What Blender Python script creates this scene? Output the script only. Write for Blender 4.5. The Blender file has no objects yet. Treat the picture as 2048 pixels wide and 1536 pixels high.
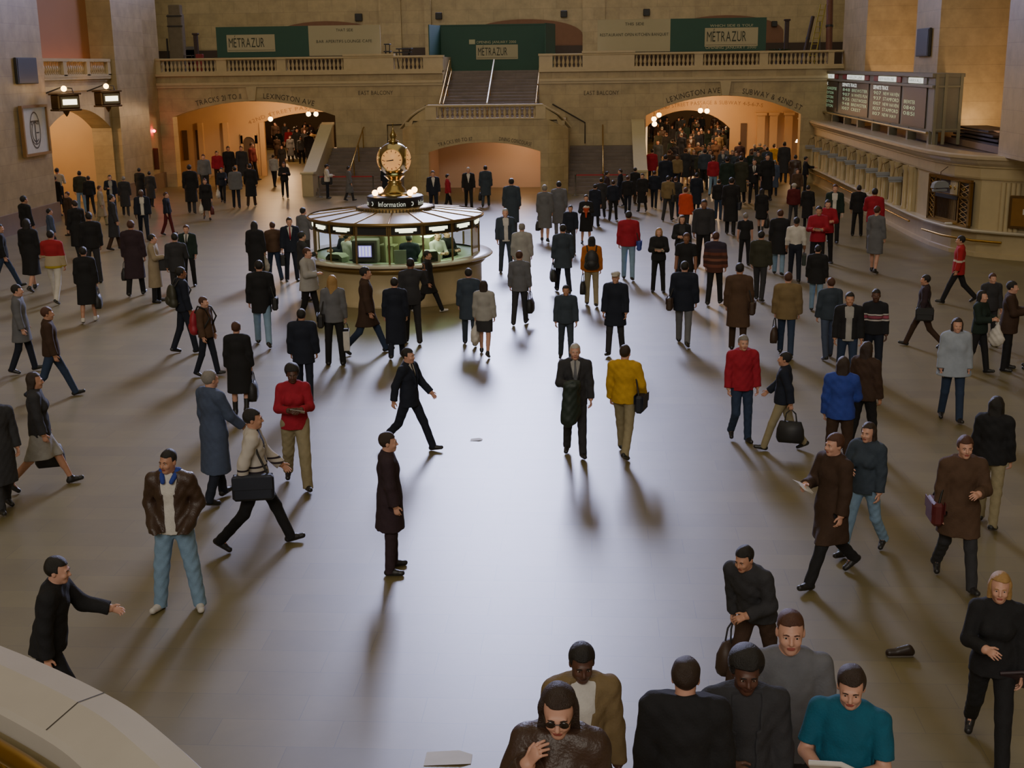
import bpy, math, random
import numpy as np
from mathutils import Vector, Matrix
COL = bpy.context.scene.collection
PI = math.pi
R_ = math.radians
rnd = random.Random(7)
# ------------------------------------------------------------------ camera
F = 2500.0
PITCH, YAW, ROLL, CH = R_(14.3), R_(3.8), R_(0.72), 5.75
_cp, _sp, _ct, _st = math.cos(PITCH), math.sin(PITCH), math.cos(YAW), math.sin(YAW)
CF = Vector((-_st * _cp, _ct * _cp, -_sp))
_r0 = Vector((_ct, _st, 0)); _u0 = Vector((-_st * _sp, _ct * _sp, _cp))
CR = math.cos(ROLL) * _r0 - math.sin(ROLL) * _u0
CU = math.sin(ROLL) * _r0 + math.cos(ROLL) * _u0
CP = Vector((0, 0, CH))
cam_d = bpy.data.cameras.new('camera'); cam = bpy.data.objects.new('camera', cam_d); COL.objects.link(cam)
cam_d.sensor_width = 36; cam_d.lens = F / 2048 * 36; cam_d.clip_start = 0.05; cam_d.clip_end = 400
M = Matrix.Identity(4)
for i in range(3):
    M[i][0] = CR[i]; M[i][1] = CU[i]; M[i][2] = -CF[i]; M[i][3] = CP[i]
cam.matrix_world = M
bpy.context.scene.camera = cam
def ray(x, y):
    return CF + CR * ((x - 1024) / F) - CU * ((y - 768) / F)
def at_z(x, y, z=0.0):
    d = ray(x, y); return CP + d * ((z - CH) / d.z)
def at_y(x, y, Y):
    d = ray(x, y); return CP + d * (Y / d.y)
def at_x(x, y, X):
    d = ray(x, y); return CP + d * (X / d.x)
def px(p):
    d = Vector(p) - CP; k = d.dot(CF); return 1024 + F * d.dot(CR) / k, 768 - F * d.dot(CU) / k
# ------------------------------------------------------------------ materials
def lin(c):
    if isinstance(c, str):
        c = tuple(int(c[i:i + 2], 16) / 255 for i in (0, 2, 4))
    return tuple(v / 12.92 if v <= .04045 else ((v + .055) / 1.055) ** 2.4 for v in c) + (1,)
MATS = {}
def mat(name, col, rough=.6, metal=0., var=.12, scale=6., bump=0., emit=0., ecol=None, spec=.5, alpha=1., trans=0., bscale=None):
    if name in MATS: return MATS[name]
    m = bpy.data.materials.new(name); m.use_nodes = True; MATS[name] = m
    nt = m.node_tree; N = nt.nodes; L = nt.links; b = N['Principled BSDF']
    c = lin(col)
    tc = N.new('ShaderNodeTexCoord'); nz = N.new('ShaderNodeTexNoise'); nz.inputs['Scale'].default_value = scale; nz.inputs['Detail'].default_value = 4
    L.new(tc.outputs['Object'], nz.inputs['Vector'])
    mx = N.new('ShaderNodeMix'); mx.data_type = 'RGBA'
    mx.inputs[6].default_value = tuple(v * (1 - var) for v in c[:3]) + (1,)
    mx.inputs[7].default_value = tuple(min(1, v * (1 + var)) for v in c[:3]) + (1,)
    L.new(nz.outputs['Fac'], mx.inputs[0]); L.new(mx.outputs[2], b.inputs['Base Color'])
    b.inputs['Roughness'].default_value = rough; b.inputs['Metallic'].default_value = metal
    b.inputs['Specular IOR Level'].default_value = spec
    if trans: b.inputs['Transmission Weight'].default_value = trans
    if alpha < 1: b.inputs['Alpha'].default_value = alpha
    if emit:
        b.inputs['Emission Color'].default_value = lin(ecol or col); b.inputs['Emission Strength'].default_value = emit
    if bump:
        n2 = N.new('ShaderNodeTexNoise'); n2.inputs['Scale'].default_value = bscale or scale * 3; n2.inputs['Detail'].default_value = 3
        L.new(tc.outputs['Object'], n2.inputs['Vector'])
        bp = N.new('ShaderNodeBump'); bp.inputs['Strength'].default_value = bump; bp.inputs['Distance'].default_value = .02
        L.new(n2.outputs['Fac'], bp.inputs['Height']); L.new(bp.outputs['Normal'], b.inputs['Normal'])
    return m
def blocks(name, col, col2, axes, w, h, rough=.5, mort=.004, mcol=None, spec=.5, var=.25, bump=.15, offs=.5, rn=0.):
    """stone laid in courses; axes picks which object coordinates run along and up the courses"""
    if name in MATS: return MATS[name]
    m = bpy.data.materials.new(name); m.use_nodes = True; MATS[name] = m
    nt = m.node_tree; N = nt.nodes; L = nt.links; b = N['Principled BSDF']
    tc = N.new('ShaderNodeTexCoord'); sx = N.new('ShaderNodeSeparateXYZ'); cx = N.new('ShaderNodeCombineXYZ')
    L.new(tc.outputs['Object'], sx.inputs[0]); L.new(sx.outputs[axes[0]], cx.inputs[0]); L.new(sx.outputs[axes[1]], cx.inputs[1])
    br = N.new('ShaderNodeTexBrick'); L.new(cx.outputs[0], br.inputs['Vector'])
    br.offset = offs
    br.inputs['Scale'].default_value = 1; br.inputs['Brick Width'].default_value = w; br.inputs['Row Height'].default_value = h
    br.inputs['Mortar Size'].default_value = mort; br.inputs['Mortar Smooth'].default_value = .3; br.inputs['Bias'].default_value = -.1
    br.inputs['Color1'].default_value = lin(col); br.inputs['Color2'].default_value = lin(col2); br.inputs['Mortar'].default_value = lin(mcol or '4a4030')
    nz = N.new('ShaderNodeTexNoise'); nz.inputs['Scale'].default_value = 1.7; nz.inputs['Detail'].default_value = 7; nz.inputs['Roughness'].default_value = .65
    L.new(tc.outputs['Object'], nz.inputs['Vector'])
    rp = N.new('ShaderNodeMapRange'); rp.inputs[1].default_value = .3; rp.inputs[2].default_value = .7; rp.inputs[3].default_value = 1 - var; rp.inputs[4].default_value = 1 + var * .5
    L.new(nz.outputs['Fac'], rp.inputs[0])
    mx = N.new('ShaderNodeMix'); mx.data_type = 'RGBA'; mx.blend_type = 'MULTIPLY'; mx.inputs[0].default_value = 1
    L.new(br.outputs['Color'], mx.inputs[6]); L.new(rp.outputs[0], mx.inputs[7]); L.new(mx.outputs[2], b.inputs['Base Color'])
    b.inputs['Roughness'].default_value = rough; b.inputs['Specular IOR Level'].default_value = spec
    if rn:
        r2 = N.new('ShaderNodeMapRange'); r2.inputs[1].default_value = .35; r2.inputs[2].default_value = .65; r2.inputs[3].default_value = rough - rn; r2.inputs[4].default_value = rough + rn
        L.new(nz.outputs['Fac'], r2.inputs[0]); L.new(r2.outputs[0], b.inputs['Roughness'])
    if bump:
        bp = N.new('ShaderNodeBump'); bp.inputs['Strength'].default_value = bump; bp.inputs['Distance'].default_value = .01; bp.invert = True
        L.new(br.outputs['Fac'], bp.inputs['Height']); L.new(bp.outputs['Normal'], b.inputs['Normal'])
    return m
def glow(name, col, s):
    if name in MATS: return MATS[name]
    return mat(name, col, emit=s, ecol=col, rough=.4)
# ------------------------------------------------------------------ objects
def tag(o, label=None, cat=None, group=None, kind=None):
    if label: o['label'] = label
    if cat: o['category'] = cat
    if group: o['group'] = group
    if kind: o['kind'] = kind
    return o
def empty(name, loc=(0, 0, 0), rz=0., label=None, cat=None, group=None, kind=None, parent=None):
    o = bpy.data.objects.new(name, None); COL.objects.link(o); o.location = loc; o.rotation_euler = (0, 0, rz)
    o.empty_display_size = .1
    if parent: o.parent = parent
    return tag(o, label, cat, group, kind)
def link(name, me, mats=None, parent=None, loc=None, rot=None, slots=None):
    o = bpy.data.objects.new(name, me); COL.objects.link(o)
    if parent: o.parent = parent
    if loc is not None: o.location = loc
    if rot is not None: o.rotation_euler = rot
    if mats is not None:
        if not isinstance(mats, (list, tuple)): mats = [mats]
        while len(me.materials) < len(mats): me.materials.append(None)
        for i, m in enumerate(mats):
            if me.materials[i] is None: me.materials[i] = m
            if me.materials[i] is not m:
                o.material_slots[i].link = 'OBJECT'; o.material_slots[i].material = m
    return o
class MB:
    def __init__(s): s.v = []; s.f = []; s.mi = []; s.sm = []
    def add(s, vs, fs, mi=0, smooth=False, T=None):
        n = len(s.v)
        s.v += [tuple(T @ Vector(p)) if T is not None else tuple(p) for p in vs]
        s.f += [tuple(i + n for i in f) for f in fs]; s.mi += [mi] * len(fs); s.sm += [smooth] * len(fs); return s
    def box(s, lo, hi, mi=0, T=None):
        x0, y0, z0 = lo; x1, y1, z1 = hi
        vs = [(x0, y0, z0), (x1, y0, z0), (x1, y1, z0), (x0, y1, z0), (x0, y0, z1), (x1, y0, z1), (x1, y1, z1), (x0, y1, z1)]
        return s.add(vs, [(3, 2, 1, 0), (4, 5, 6, 7), (0, 1, 5, 4), (1, 2, 6, 5), (2, 3, 7, 6), (3, 0, 4, 7)], mi, False, T)
    def cbox(s, c, sz, mi=0, T=None, bev=0.):
        a = [c[i] - sz[i] / 2 for i in range(3)]; b = [c[i] + sz[i] / 2 for i in range(3)]
        if bev <= 0: return s.box(a, b, mi, T)
        # chamfered box
        e = bev; vs = []; idx = {}
        for ix in (0, 1):
            for iy in (0, 1):
                for iz in (0, 1):
                    P = [(a, b)[k][j] for j, k in enumerate((ix, iy, iz))]; sg = [1 if k == 0 else -1 for k in (ix, iy, iz)]
                    for ax in range(3):
                        q = list(P)
                        for j in range(3):
                            if j != ax: q[j] += sg[j] * e
                        idx[(ix, iy, iz, ax)] = len(vs); vs.append(q)
        fs = []
        for ax in range(3):
            o1, o2 = [j for j in range(3) if j != ax]
            for sd in (0, 1):
                ring = []
                for u, v in ((0, 0), (1, 0), (1, 1), (0, 1)):
                    k = [0, 0, 0]; k[ax] = sd; k[o1] = u; k[o2] = v; ring.append(idx[(k[0], k[1], k[2], ax)])
                fs.append(tuple(ring if (sd == 1) == (ax != 1) else ring[::-1]))
            for u in (0, 1):
                for v in (0, 1):
                    k0 = [0, 0, 0]; k1 = [0, 0, 0]; k0[o1] = k1[o1] = u; k0[o2] = k1[o2] = v; k1[ax] = 1
                    fs.append((idx[(*k0, o1)], idx[(*k1, o1)], idx[(*k1, o2)], idx[(*k0, o2)]))
        for ix in (0, 1):
            for iy in (0, 1):
                for iz in (0, 1): fs.append(tuple(idx[(ix, iy, iz, ax)] for ax in range(3)))
        return s.add(vs, fs, mi, False, T)
    def lathe(s, prof, c=(0, 0, 0), n=20, mi=0, smooth=True, T=None, a0=0., a1=2 * PI, caps=True):
        full = abs(a1 - a0 - 2 * PI) < 1e-6; m = n if full else n + 1
        vs = [(c[0] + r * math.cos(a0 + (a1 - a0) * i / n), c[1] + r * math.sin(a0 + (a1 - a0) * i / n), c[2] + z) for r, z in prof for i in range(m)]
        fs = []
        for j in range(len(prof) - 1):
            for i in range(n):
                k = (i + 1) % m; fs.append((j * m + i, j * m + k, (j + 1) * m + k, (j + 1) * m + i))
        s.add(vs, fs, mi, smooth, T)
        if caps and full:
            for j, rev in ((0, True), (len(prof) - 1, False)):
                if prof[j][0] > 1e-4:
                    ring = [vs[j * m + i] for i in range(m)]; s.add(ring, [tuple(range(m))[::-1] if rev else tuple(range(m))], mi, False, T)
        return s
    def tube(s, path, r, n=8, mi=0, T=None):
        P = [Vector(p) for p in path]; vs = []; m = len(P); up = Vector((0, 0, 1))
        rr = r if isinstance(r, (list, tuple)) else [r] * m
        for i, p in enumerate(P):
            d = (P[min(i + 1, m - 1)] - P[max(i - 1, 0)]).normalized(); a = d.cross(up)
            if a.length < 1e-3: a = d.cross(Vector((1, 0, 0)))
            a.normalize(); b = a.cross(d)
            vs += [p + rr[i] * (a * math.cos(2 * PI * k / n) + b * math.sin(2 * PI * k / n)) for k in range(n)]
        fs = [(i * n + k, i * n + (k + 1) % n, (i + 1) * n + (k + 1) % n, (i + 1) * n + k) for i in range(m - 1) for k in range(n)]
        s.add(vs, fs, mi, True, T); s.add(vs[:n], [tuple(range(n))[::-1]], mi, False, T); s.add(vs[-n:], [tuple(range(n))], mi, False, T)
        return s
    def ball(s, c, r, n=16, mi=0, T=None, sq=(1, 1, 1)):
        h = n // 2
        vs = [(c[0] + sq[0] * r * math.sin(PI * j / h) * math.cos(2 * PI * i / n), c[1] + sq[1] * r * math.sin(PI * j / h) * math.sin(2 * PI * i / n), c[2] - sq[2] * r * math.cos(PI * j / h)) for j in range(h + 1) for i in range(n)]
        return s.add(vs, [(j * n + i, j * n + (i + 1) % n, (j + 1) * n + (i + 1) % n, (j + 1) * n + i) for j in range(h) for i in range(n)], mi, True, T)
    def prism(s, poly, a, b, axis='y', mi=0, T=None):
        """2D polygon swept between a and b along an axis"""
        def P(u, v, w): return (w, u, v) if axis == 'x' else (u, w, v) if axis == 'y' else (u, v, w)
        n = len(poly); vs = [P(u, v, a) for u, v in poly] + [P(u, v, b) for u, v in poly]
        fs = [tuple(range(n)), tuple(range(2 * n - 1, n - 1, -1))] + [(i, i + n, (i + 1) % n + n, (i + 1) % n) for i in range(n)]
        return s.add(vs, fs, mi, False, T)
    def sweep(s, path, prof, mi=0, closed=False, smooth=False, up=Vector((0, 0, 1))):
        """profile (out, up) carried along a path lying in plan; out is to the right of travel"""
        P = [Vector(p) for p in path]; m = len(P); k = len(prof); vs = []
        for i, p in enumerate(P):
            d = P[(i + 1) % m] - P[i - 1] if closed else P[min(i + 1, m - 1)] - P[max(i - 1, 0)]
            d.z = 0; d.normalize(); o = Vector((d.y, -d.x, 0))
            vs += [p + o * u + up * v for u, v in prof]
        fs = []
        for i in range(m if closed else m - 1):
            j = (i + 1) % m
            for q in range(k):
                fs.append((i * k + q, i * k + (q + 1) % k, j * k + (q + 1) % k, j * k + q))
        if not closed: fs += [tuple(range(k))[::-1], tuple(range((m - 1) * k, m * k))]
        return s.add(vs, fs, mi, smooth)
    def mesh(s, name='mesh'):
        me = bpy.data.meshes.new(name); me.from_pydata(s.v, [], s.f)
        me.polygons.foreach_set('material_index', s.mi); me.polygons.foreach_set('use_smooth', s.sm)
        # consistent outward faces
        import bmesh
        bm = bmesh.new(); bm.from_mesh(me); bmesh.ops.recalc_face_normals(bm, faces=bm.faces); bm.to_mesh(me); bm.free()
        me.update(); return me
    def obj(s, name, mats, parent=None, kind=None, loc=None, rot=None):
        me = s.mesh(name)
        for _ in (mats if isinstance(mats, (list, tuple)) else [mats]): me.materials.append(None)
        o = link(name, me, mats, parent, loc, rot)
        if kind: o['kind'] = kind
        return o
# ------------------------------------------------------------------ lettering
GL = {}
def glyph(ch):
    """outline of one character, height of a capital = 1"""
    if ch in GL: return GL[ch]
    cu = bpy.data.curves.new('t', 'FONT'); cu.body = ch; cu.size = 1.4; cu.resolution_u = 3
    o = bpy.data.objects.new('t', cu); COL.objects.link(o)
    dg = bpy.context.evaluated_depsgraph_get(); me = bpy.data.meshes.new_from_object(o.evaluated_get(dg))
    v = [tuple(p.co) for p in me.vertices]; f = [tuple(p.vertices) for p in me.polygons]
    bpy.data.objects.remove(o); bpy.data.curves.remove(cu); bpy.data.meshes.remove(me)
    x0 = min((p[0] for p in v), default=0); x1 = max((p[0] for p in v), default=.35)
    GL[ch] = ([(p[0] - x0, p[1]) for p in v], f, x1 - x0); return GL[ch]
def text_layout(t, size, sx=1., gap=.16):
    out = []; x = 0
    for ch in t:
        if ch == ' ': x += .45 * size * sx; continue
        v, f, w = glyph(ch); out.append((ch, x)); x += (w * sx + gap) * size
    return out, max(0, x - gap * size)
def text_mb(mb, t, size, fn, sx=1., gap=.16, align='c', mi=0, width=None):
    """fn maps (u along, v up) to a 3D point; letters lie flat on the surface"""
    lay, w = text_layout(t, size, sx, gap)
    if width and w > 0: sx *= width / w; gap *= width / w; lay, w = text_layout(t, size, sx, gap)
    u0 = -w / 2 if align == 'c' else 0 if align == 'l' else -w
    for ch, x in lay:
        v, f, _ = glyph(ch); mb.add([fn(u0 + x + p[0] * size * sx, p[1] * size) for p in v], f, mi)
    return w
def light(kind, loc, energy, col, size=.2, size_y=None, rot=None, name='lamp', spot=None):
    d = bpy.data.lights.new(name, kind); d.energy = energy; d.color = lin(col)[:3]
    if kind == 'AREA':
        d.size = size
        if size_y: d.shape = 'RECTANGLE'; d.size_y = size_y
    else: d.shadow_soft_size = size
    if kind == 'SPOT': d.spot_size = spot or R_(90); d.spot_blend = .6
    o = bpy.data.objects.new(name, d); COL.objects.link(o); o.location = loc
    if rot: o.rotation_euler = rot
    return o
# ------------------------------------------------------------------ figures: smooth union of tapered limbs, meshed by surface nets
class Field:
    def __init__(s, h): s.h = h; s.ops = []; s.lo = np.full(3, 9.); s.hi = np.full(3, -9.)
    def _bb(s, lo, hi): s.lo = np.minimum(s.lo, lo); s.hi = np.maximum(s.hi, hi)
    def rc(s, a, b, ra, rb, k=.03, n=None, fl=1.):
        a = np.array(a, float); b = np.array(b, float); r = max(ra, rb)
        lo = np.minimum(a - ra, b - rb); hi = np.maximum(a + ra, b + rb); s._bb(lo, hi)
        s.ops.append(('rc', lo, hi, k, a, b, ra, rb, None if n is None else np.array(n, float) / np.linalg.norm(n), fl)); return s
    def el(s, c, r, k=.03, R=None):
        c = np.array(c, float); m = max(r); R = None if R is None else np.array(R, float)
        lo, hi = (c - np.array(r), c + np.array(r)) if R is None else (c - m, c + m)
        s._bb(lo, hi); s.ops.append(('el', lo, hi, k, c, np.array(r, float), R)); return s
    def cut(s, p, n, k=.0):
        """remove everything on the side n points to"""
        n = np.array(n, float); n /= np.linalg.norm(n); s.ops.append(('cut', None, None, k, np.array(p, float), n)); return s
    def carve(s, c, r, k=.01):
        c = np.array(c, float); s.ops.append(('carve', c - r, c + r, k, c, r)); return s
    def cutfn(s, fn): s.ops.append(('cutfn', None, None, 0, fn)); return s
    def wave(s, amp, seed): s.ops.append(('wave', None, None, 0, amp, seed)); return s
    def run(s):
        h = s.h; lo = s.lo - 3 * h; dims = np.ceil((s.hi - lo) / h).astype(int) + 4
        v = np.full(dims, 1., np.float32)
        ax = [(lo[i] + h * np.arange(dims[i])).astype(np.float32) for i in range(3)]
        def region(l, u, pad):
            i0 = np.clip(np.floor((l - pad - lo) / h).astype(int), 0, dims - 1); i1 = np.clip(np.ceil((u + pad - lo) / h).astype(int) + 1, 1, dims)
            sl = tuple(slice(i0[i], i1[i]) for i in range(3))
            return sl, ax[0][sl[0]][:, None, None], ax[1][sl[1]][None, :, None], ax[2][sl[2]][None, None, :]
        for op in s.ops:
            t = op[0]; k = op[3]
            if t in ('rc', 'el'):
                sl, X, Y, Z = region(op[1], op[2], k + 2 * h)
                if t == 'rc':
                    a, b, ra, rb, n, fl = op[4:]; ba = b - a; L2 = max(ba @ ba, 1e-9)
                    px_, py_, pz_ = X - a[0], Y - a[1], Z - a[2]
                    tt = np.clip((px_ * ba[0] + py_ * ba[1] + pz_ * ba[2]) / L2, 0, 1)
                    qx, qy, qz = px_ - tt * ba[0], py_ - tt * ba[1], pz_ - tt * ba[2]
                    q2 = qx * qx + qy * qy + qz * qz
                    if n is not None: q2 = q2 + (fl * fl - 1) * (qx * n[0] + qy * n[1] + qz * n[2]) ** 2
                    d = np.sqrt(q2) - (ra + (rb - ra) * tt)
                else:
                    c, r, R = op[4:]; qx, qy, qz = X - c[0], Y - c[1], Z - c[2]
                    if R is not None:
                        qx, qy, qz = (R[0, i] * qx + R[1, i] * qy + R[2, i] * qz for i in range(3))
                    k0 = np.sqrt((qx / r[0]) ** 2 + (qy / r[1]) ** 2 + (qz / r[2]) ** 2)
                    k1 = np.sqrt((qx / r[0] ** 2) ** 2 + (qy / r[1] ** 2) ** 2 + (qz / r[2] ** 2) ** 2)
                    d = k0 * (k0 - 1) / np.maximum(k1, 1e-6)
                o = v[sl]
                if k > 0:
                    hh = np.maximum(k - np.abs(o - d), 0) / k; v[sl] = np.minimum(o, d) - hh * hh * k * .25
                else: v[sl] = np.minimum(o, d)
            elif t == 'carve':
                sl, X, Y, Z = region(op[1], op[2], k + 2 * h); c, r = op[4:]
                d = r - np.sqrt((X - c[0]) ** 2 + (Y - c[1]) ** 2 + (Z - c[2]) ** 2); o = v[sl]
                hh = np.maximum(k - np.abs(o - d), 0) / k; v[sl] = np.maximum(o, d) + hh * hh * k * .25
            elif t == 'cut':
                p, n = op[4:]
                d = (ax[0][:, None, None] - p[0]) * n[0] + (ax[1][None, :, None] - p[1]) * n[1] + (ax[2][None, None, :] - p[2]) * n[2]
                v = np.maximum(v, d)
            elif t == 'cutfn': v = np.maximum(v, op[4](ax[0][:, None, None], ax[1][None, :, None], ax[2][None, None, :]))
            elif t == 'wave':
                amp, sd = op[4:]; X, Y, Z = ax[0][:, None, None], ax[1][None, :, None], ax[2][None, None, :]
                w = np.sin(X * 31 + Z * 23 + sd) * np.sin(Y * 27 - Z * 17 + sd * 2) + .6 * np.sin(X * 53 - Z * 47 + Y * 31 + sd * 3)
                v = v + (amp * w).astype(np.float32)
        for i in range(3):
            sl = [slice(None)] * 3
            for e in (0, -1): sl[i] = e; v[tuple(sl)] = np.maximum(v[tuple(sl)], h)
        return nets(v, lo, h)
_ED = [((0, 0, 0), (1, 0, 0)), ((0, 1, 0), (1, 1, 0)), ((0, 0, 1), (1, 0, 1)), ((0, 1, 1), (1, 1, 1)),
       ((0, 0, 0), (0, 1, 0)), ((1, 0, 0), (1, 1, 0)), ((0, 0, 1), (0, 1, 1)), ((1, 0, 1), (1, 1, 1)),
       ((0, 0, 0), (0, 0, 1)), ((1, 0, 0), (1, 0, 1)), ((0, 1, 0), (0, 1, 1)), ((1, 1, 0), (1, 1, 1))]
def nets(v, lo, h):
    s = v < 0; c = np.zeros(tuple(d - 1 for d in v.shape), np.int8)
    for a in (0, 1):
        for b in (0, 1):
            for d in (0, 1): c += s[a:s.shape[0] - 1 + a, b:s.shape[1] - 1 + b, d:s.shape[2] - 1 + d]
    act = (c > 0) & (c < 8); I = np.argwhere(act); n = len(I)
    idx = np.full(act.shape, -1, np.int32); idx[act] = np.arange(n)
    acc = np.zeros((n, 3)); cnt = np.zeros(n)
    for a, b in _ED:
        va = v[I[:, 0] + a[0], I[:, 1] + a[1], I[:, 2] + a[2]]; vb = v[I[:, 0] + b[0], I[:, 1] + b[1], I[:, 2] + b[2]]
        m = (va < 0) != (vb < 0); t = va / np.where(m, va - vb, 1)
        for j in range(3): acc[:, j] += m * (a[j] + t * (b[j] - a[j]))
        cnt += m
    V = lo + h * (I + acc / np.maximum(cnt, 1)[:, None])
    Q = []
    for axx in range(3):
        o1, o2 = (axx + 1) % 3, (axx + 2) % 3
        s0 = np.take(s, range(s.shape[axx] - 1), axx); s1 = np.take(s, range(1, s.shape[axx]), axx)
        E = np.argwhere(s0 != s1); E = E[(E[:, o1] > 0) & (E[:, o2] > 0) & (E[:, o1] < s.shape[o1] - 1) & (E[:, o2] < s.shape[o2] - 1)]
        ins = s[E[:, 0], E[:, 1], E[:, 2]]
        def cell(d1, d2):
            G = E.copy(); G[:, o1] -= d1; G[:, o2] -= d2; return idx[G[:, 0], G[:, 1], G[:, 2]]
        q = np.stack([cell(1, 1), cell(0, 1), cell(0, 0), cell(1, 0)], 1); q[~ins] = q[~ins][:, ::-1]; Q.append(q)
    Q = np.concatenate(Q); return V, Q[(Q >= 0).all(1)]
def thin(V, Q, mask, cell):
    """merge vertices that clothing hides onto a coarser lattice"""
    key = np.floor(V / cell).astype(np.int64); key = (key[:, 0] + 500) * 4000000 + (key[:, 1] + 500) * 2000 + key[:, 2] + 500
    key = np.where(mask, key, -1 - np.arange(len(V)))
    u, inv = np.unique(key, return_inverse=True); inv = inv.ravel()
    N = np.zeros((len(u), 3)); c = np.bincount(inv, minlength=len(u))
    for j in range(3): N[:, j] = np.bincount(inv, V[:, j], len(u)) / c
    q = inv[Q]; bad = (q[:, 0] == q[:, 1]) | (q[:, 1] == q[:, 2]) | (q[:, 2] == q[:, 3]) | (q[:, 3] == q[:, 0]) | (q[:, 0] == q[:, 2]) | (q[:, 1] == q[:, 3])
    good = q[~bad]; t = q[bad]; T = np.concatenate([t[:, [0, 1, 2]], t[:, [0, 2, 3]]]) if len(t) else np.zeros((0, 3), int)
    T = T[(T[:, 0] != T[:, 1]) & (T[:, 1] != T[:, 2]) & (T[:, 2] != T[:, 0])]
    return N, good, T
def to_mesh(name, V, Q, T=None, mi=None):
    me = bpy.data.meshes.new(name); nT = 0 if T is None else len(T)
    me.vertices.add(len(V)); me.vertices.foreach_set('co', np.asarray(V, np.float32).ravel())
    loops = Q.ravel() if nT == 0 else np.concatenate([Q.ravel(), T.ravel()])
    me.loops.add(len(loops)); me.loops.foreach_set('vertex_index', loops.astype(np.int32))
    starts = np.concatenate([np.arange(len(Q)) * 4, len(Q) * 4 + np.arange(nT) * 3]).astype(np.int32)
    me.polygons.add(len(starts)); me.polygons.foreach_set('loop_start', starts)
    me.polygons.foreach_set('use_smooth', np.ones(len(starts), bool))
    if mi is not None: me.polygons.foreach_set('material_index', mi.astype(np.int32))
    me.update(calc_edges=True); me.validate(); return me
def rotm(yaw, pitch, roll=0):
    return np.array(Matrix.Rotation(yaw, 3, 'Z') @ Matrix.Rotation(pitch, 3, 'X') @ Matrix.Rotation(roll, 3, 'Y'))
def sdir(a, b, sg):
    """direction of a hanging limb: a = swing forward, b = away from the body (radians); figures face -Y"""
    return np.array((sg * math.sin(b), -math.sin(a) * math.cos(b), -math.cos(a) * math.cos(b)))
def unit(v): v = np.array(v, float); return v / max(np.linalg.norm(v), 1e-9)
# legs: thigh swing, knee bend for left then right, splay.  arms: swing, abduct, elbow, inward turn of forearm
LEGS = dict(st=(2, 2, -1, 2, 4), wide=(0, 1, 3, 3, 9), wl=(22, 5, -17, 20, 2), wr=(-17, 20, 22, 5, 2), sl=(13, 4, -10, 12, 2), sr=(-10, 12, 13, 4, 2),
            bl=(27, 6, -22, 22, 2), br=(-22, 22, 27, 6, 2), pl=(4, 3, 12, 48, 2), pr=(12, 48, 4, 3, 2), sit=(82, 85, 78, 82, 6), run=(34, 10, -20, 55, 3))
ARMS = dict(d=(3, 7, 10, .1), f=(22, 8, 24, .2), b=(-22, 8, 14, .1), h=(18, 10, 78, .75), p=(-12, 15, 52, .6), ph=(38, 22, 138, .25), c=(6, 10, 6, 0), s=(26, 16, 142, .8),
            hi=(8, 12, 95, .5), x=(14, 14, 92, 1.3), o=(45, 14, 40, .1), hip=(-14, 36, 78, .6), q=(4, 14, 30, .25))
HSHAPE = {}
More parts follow.
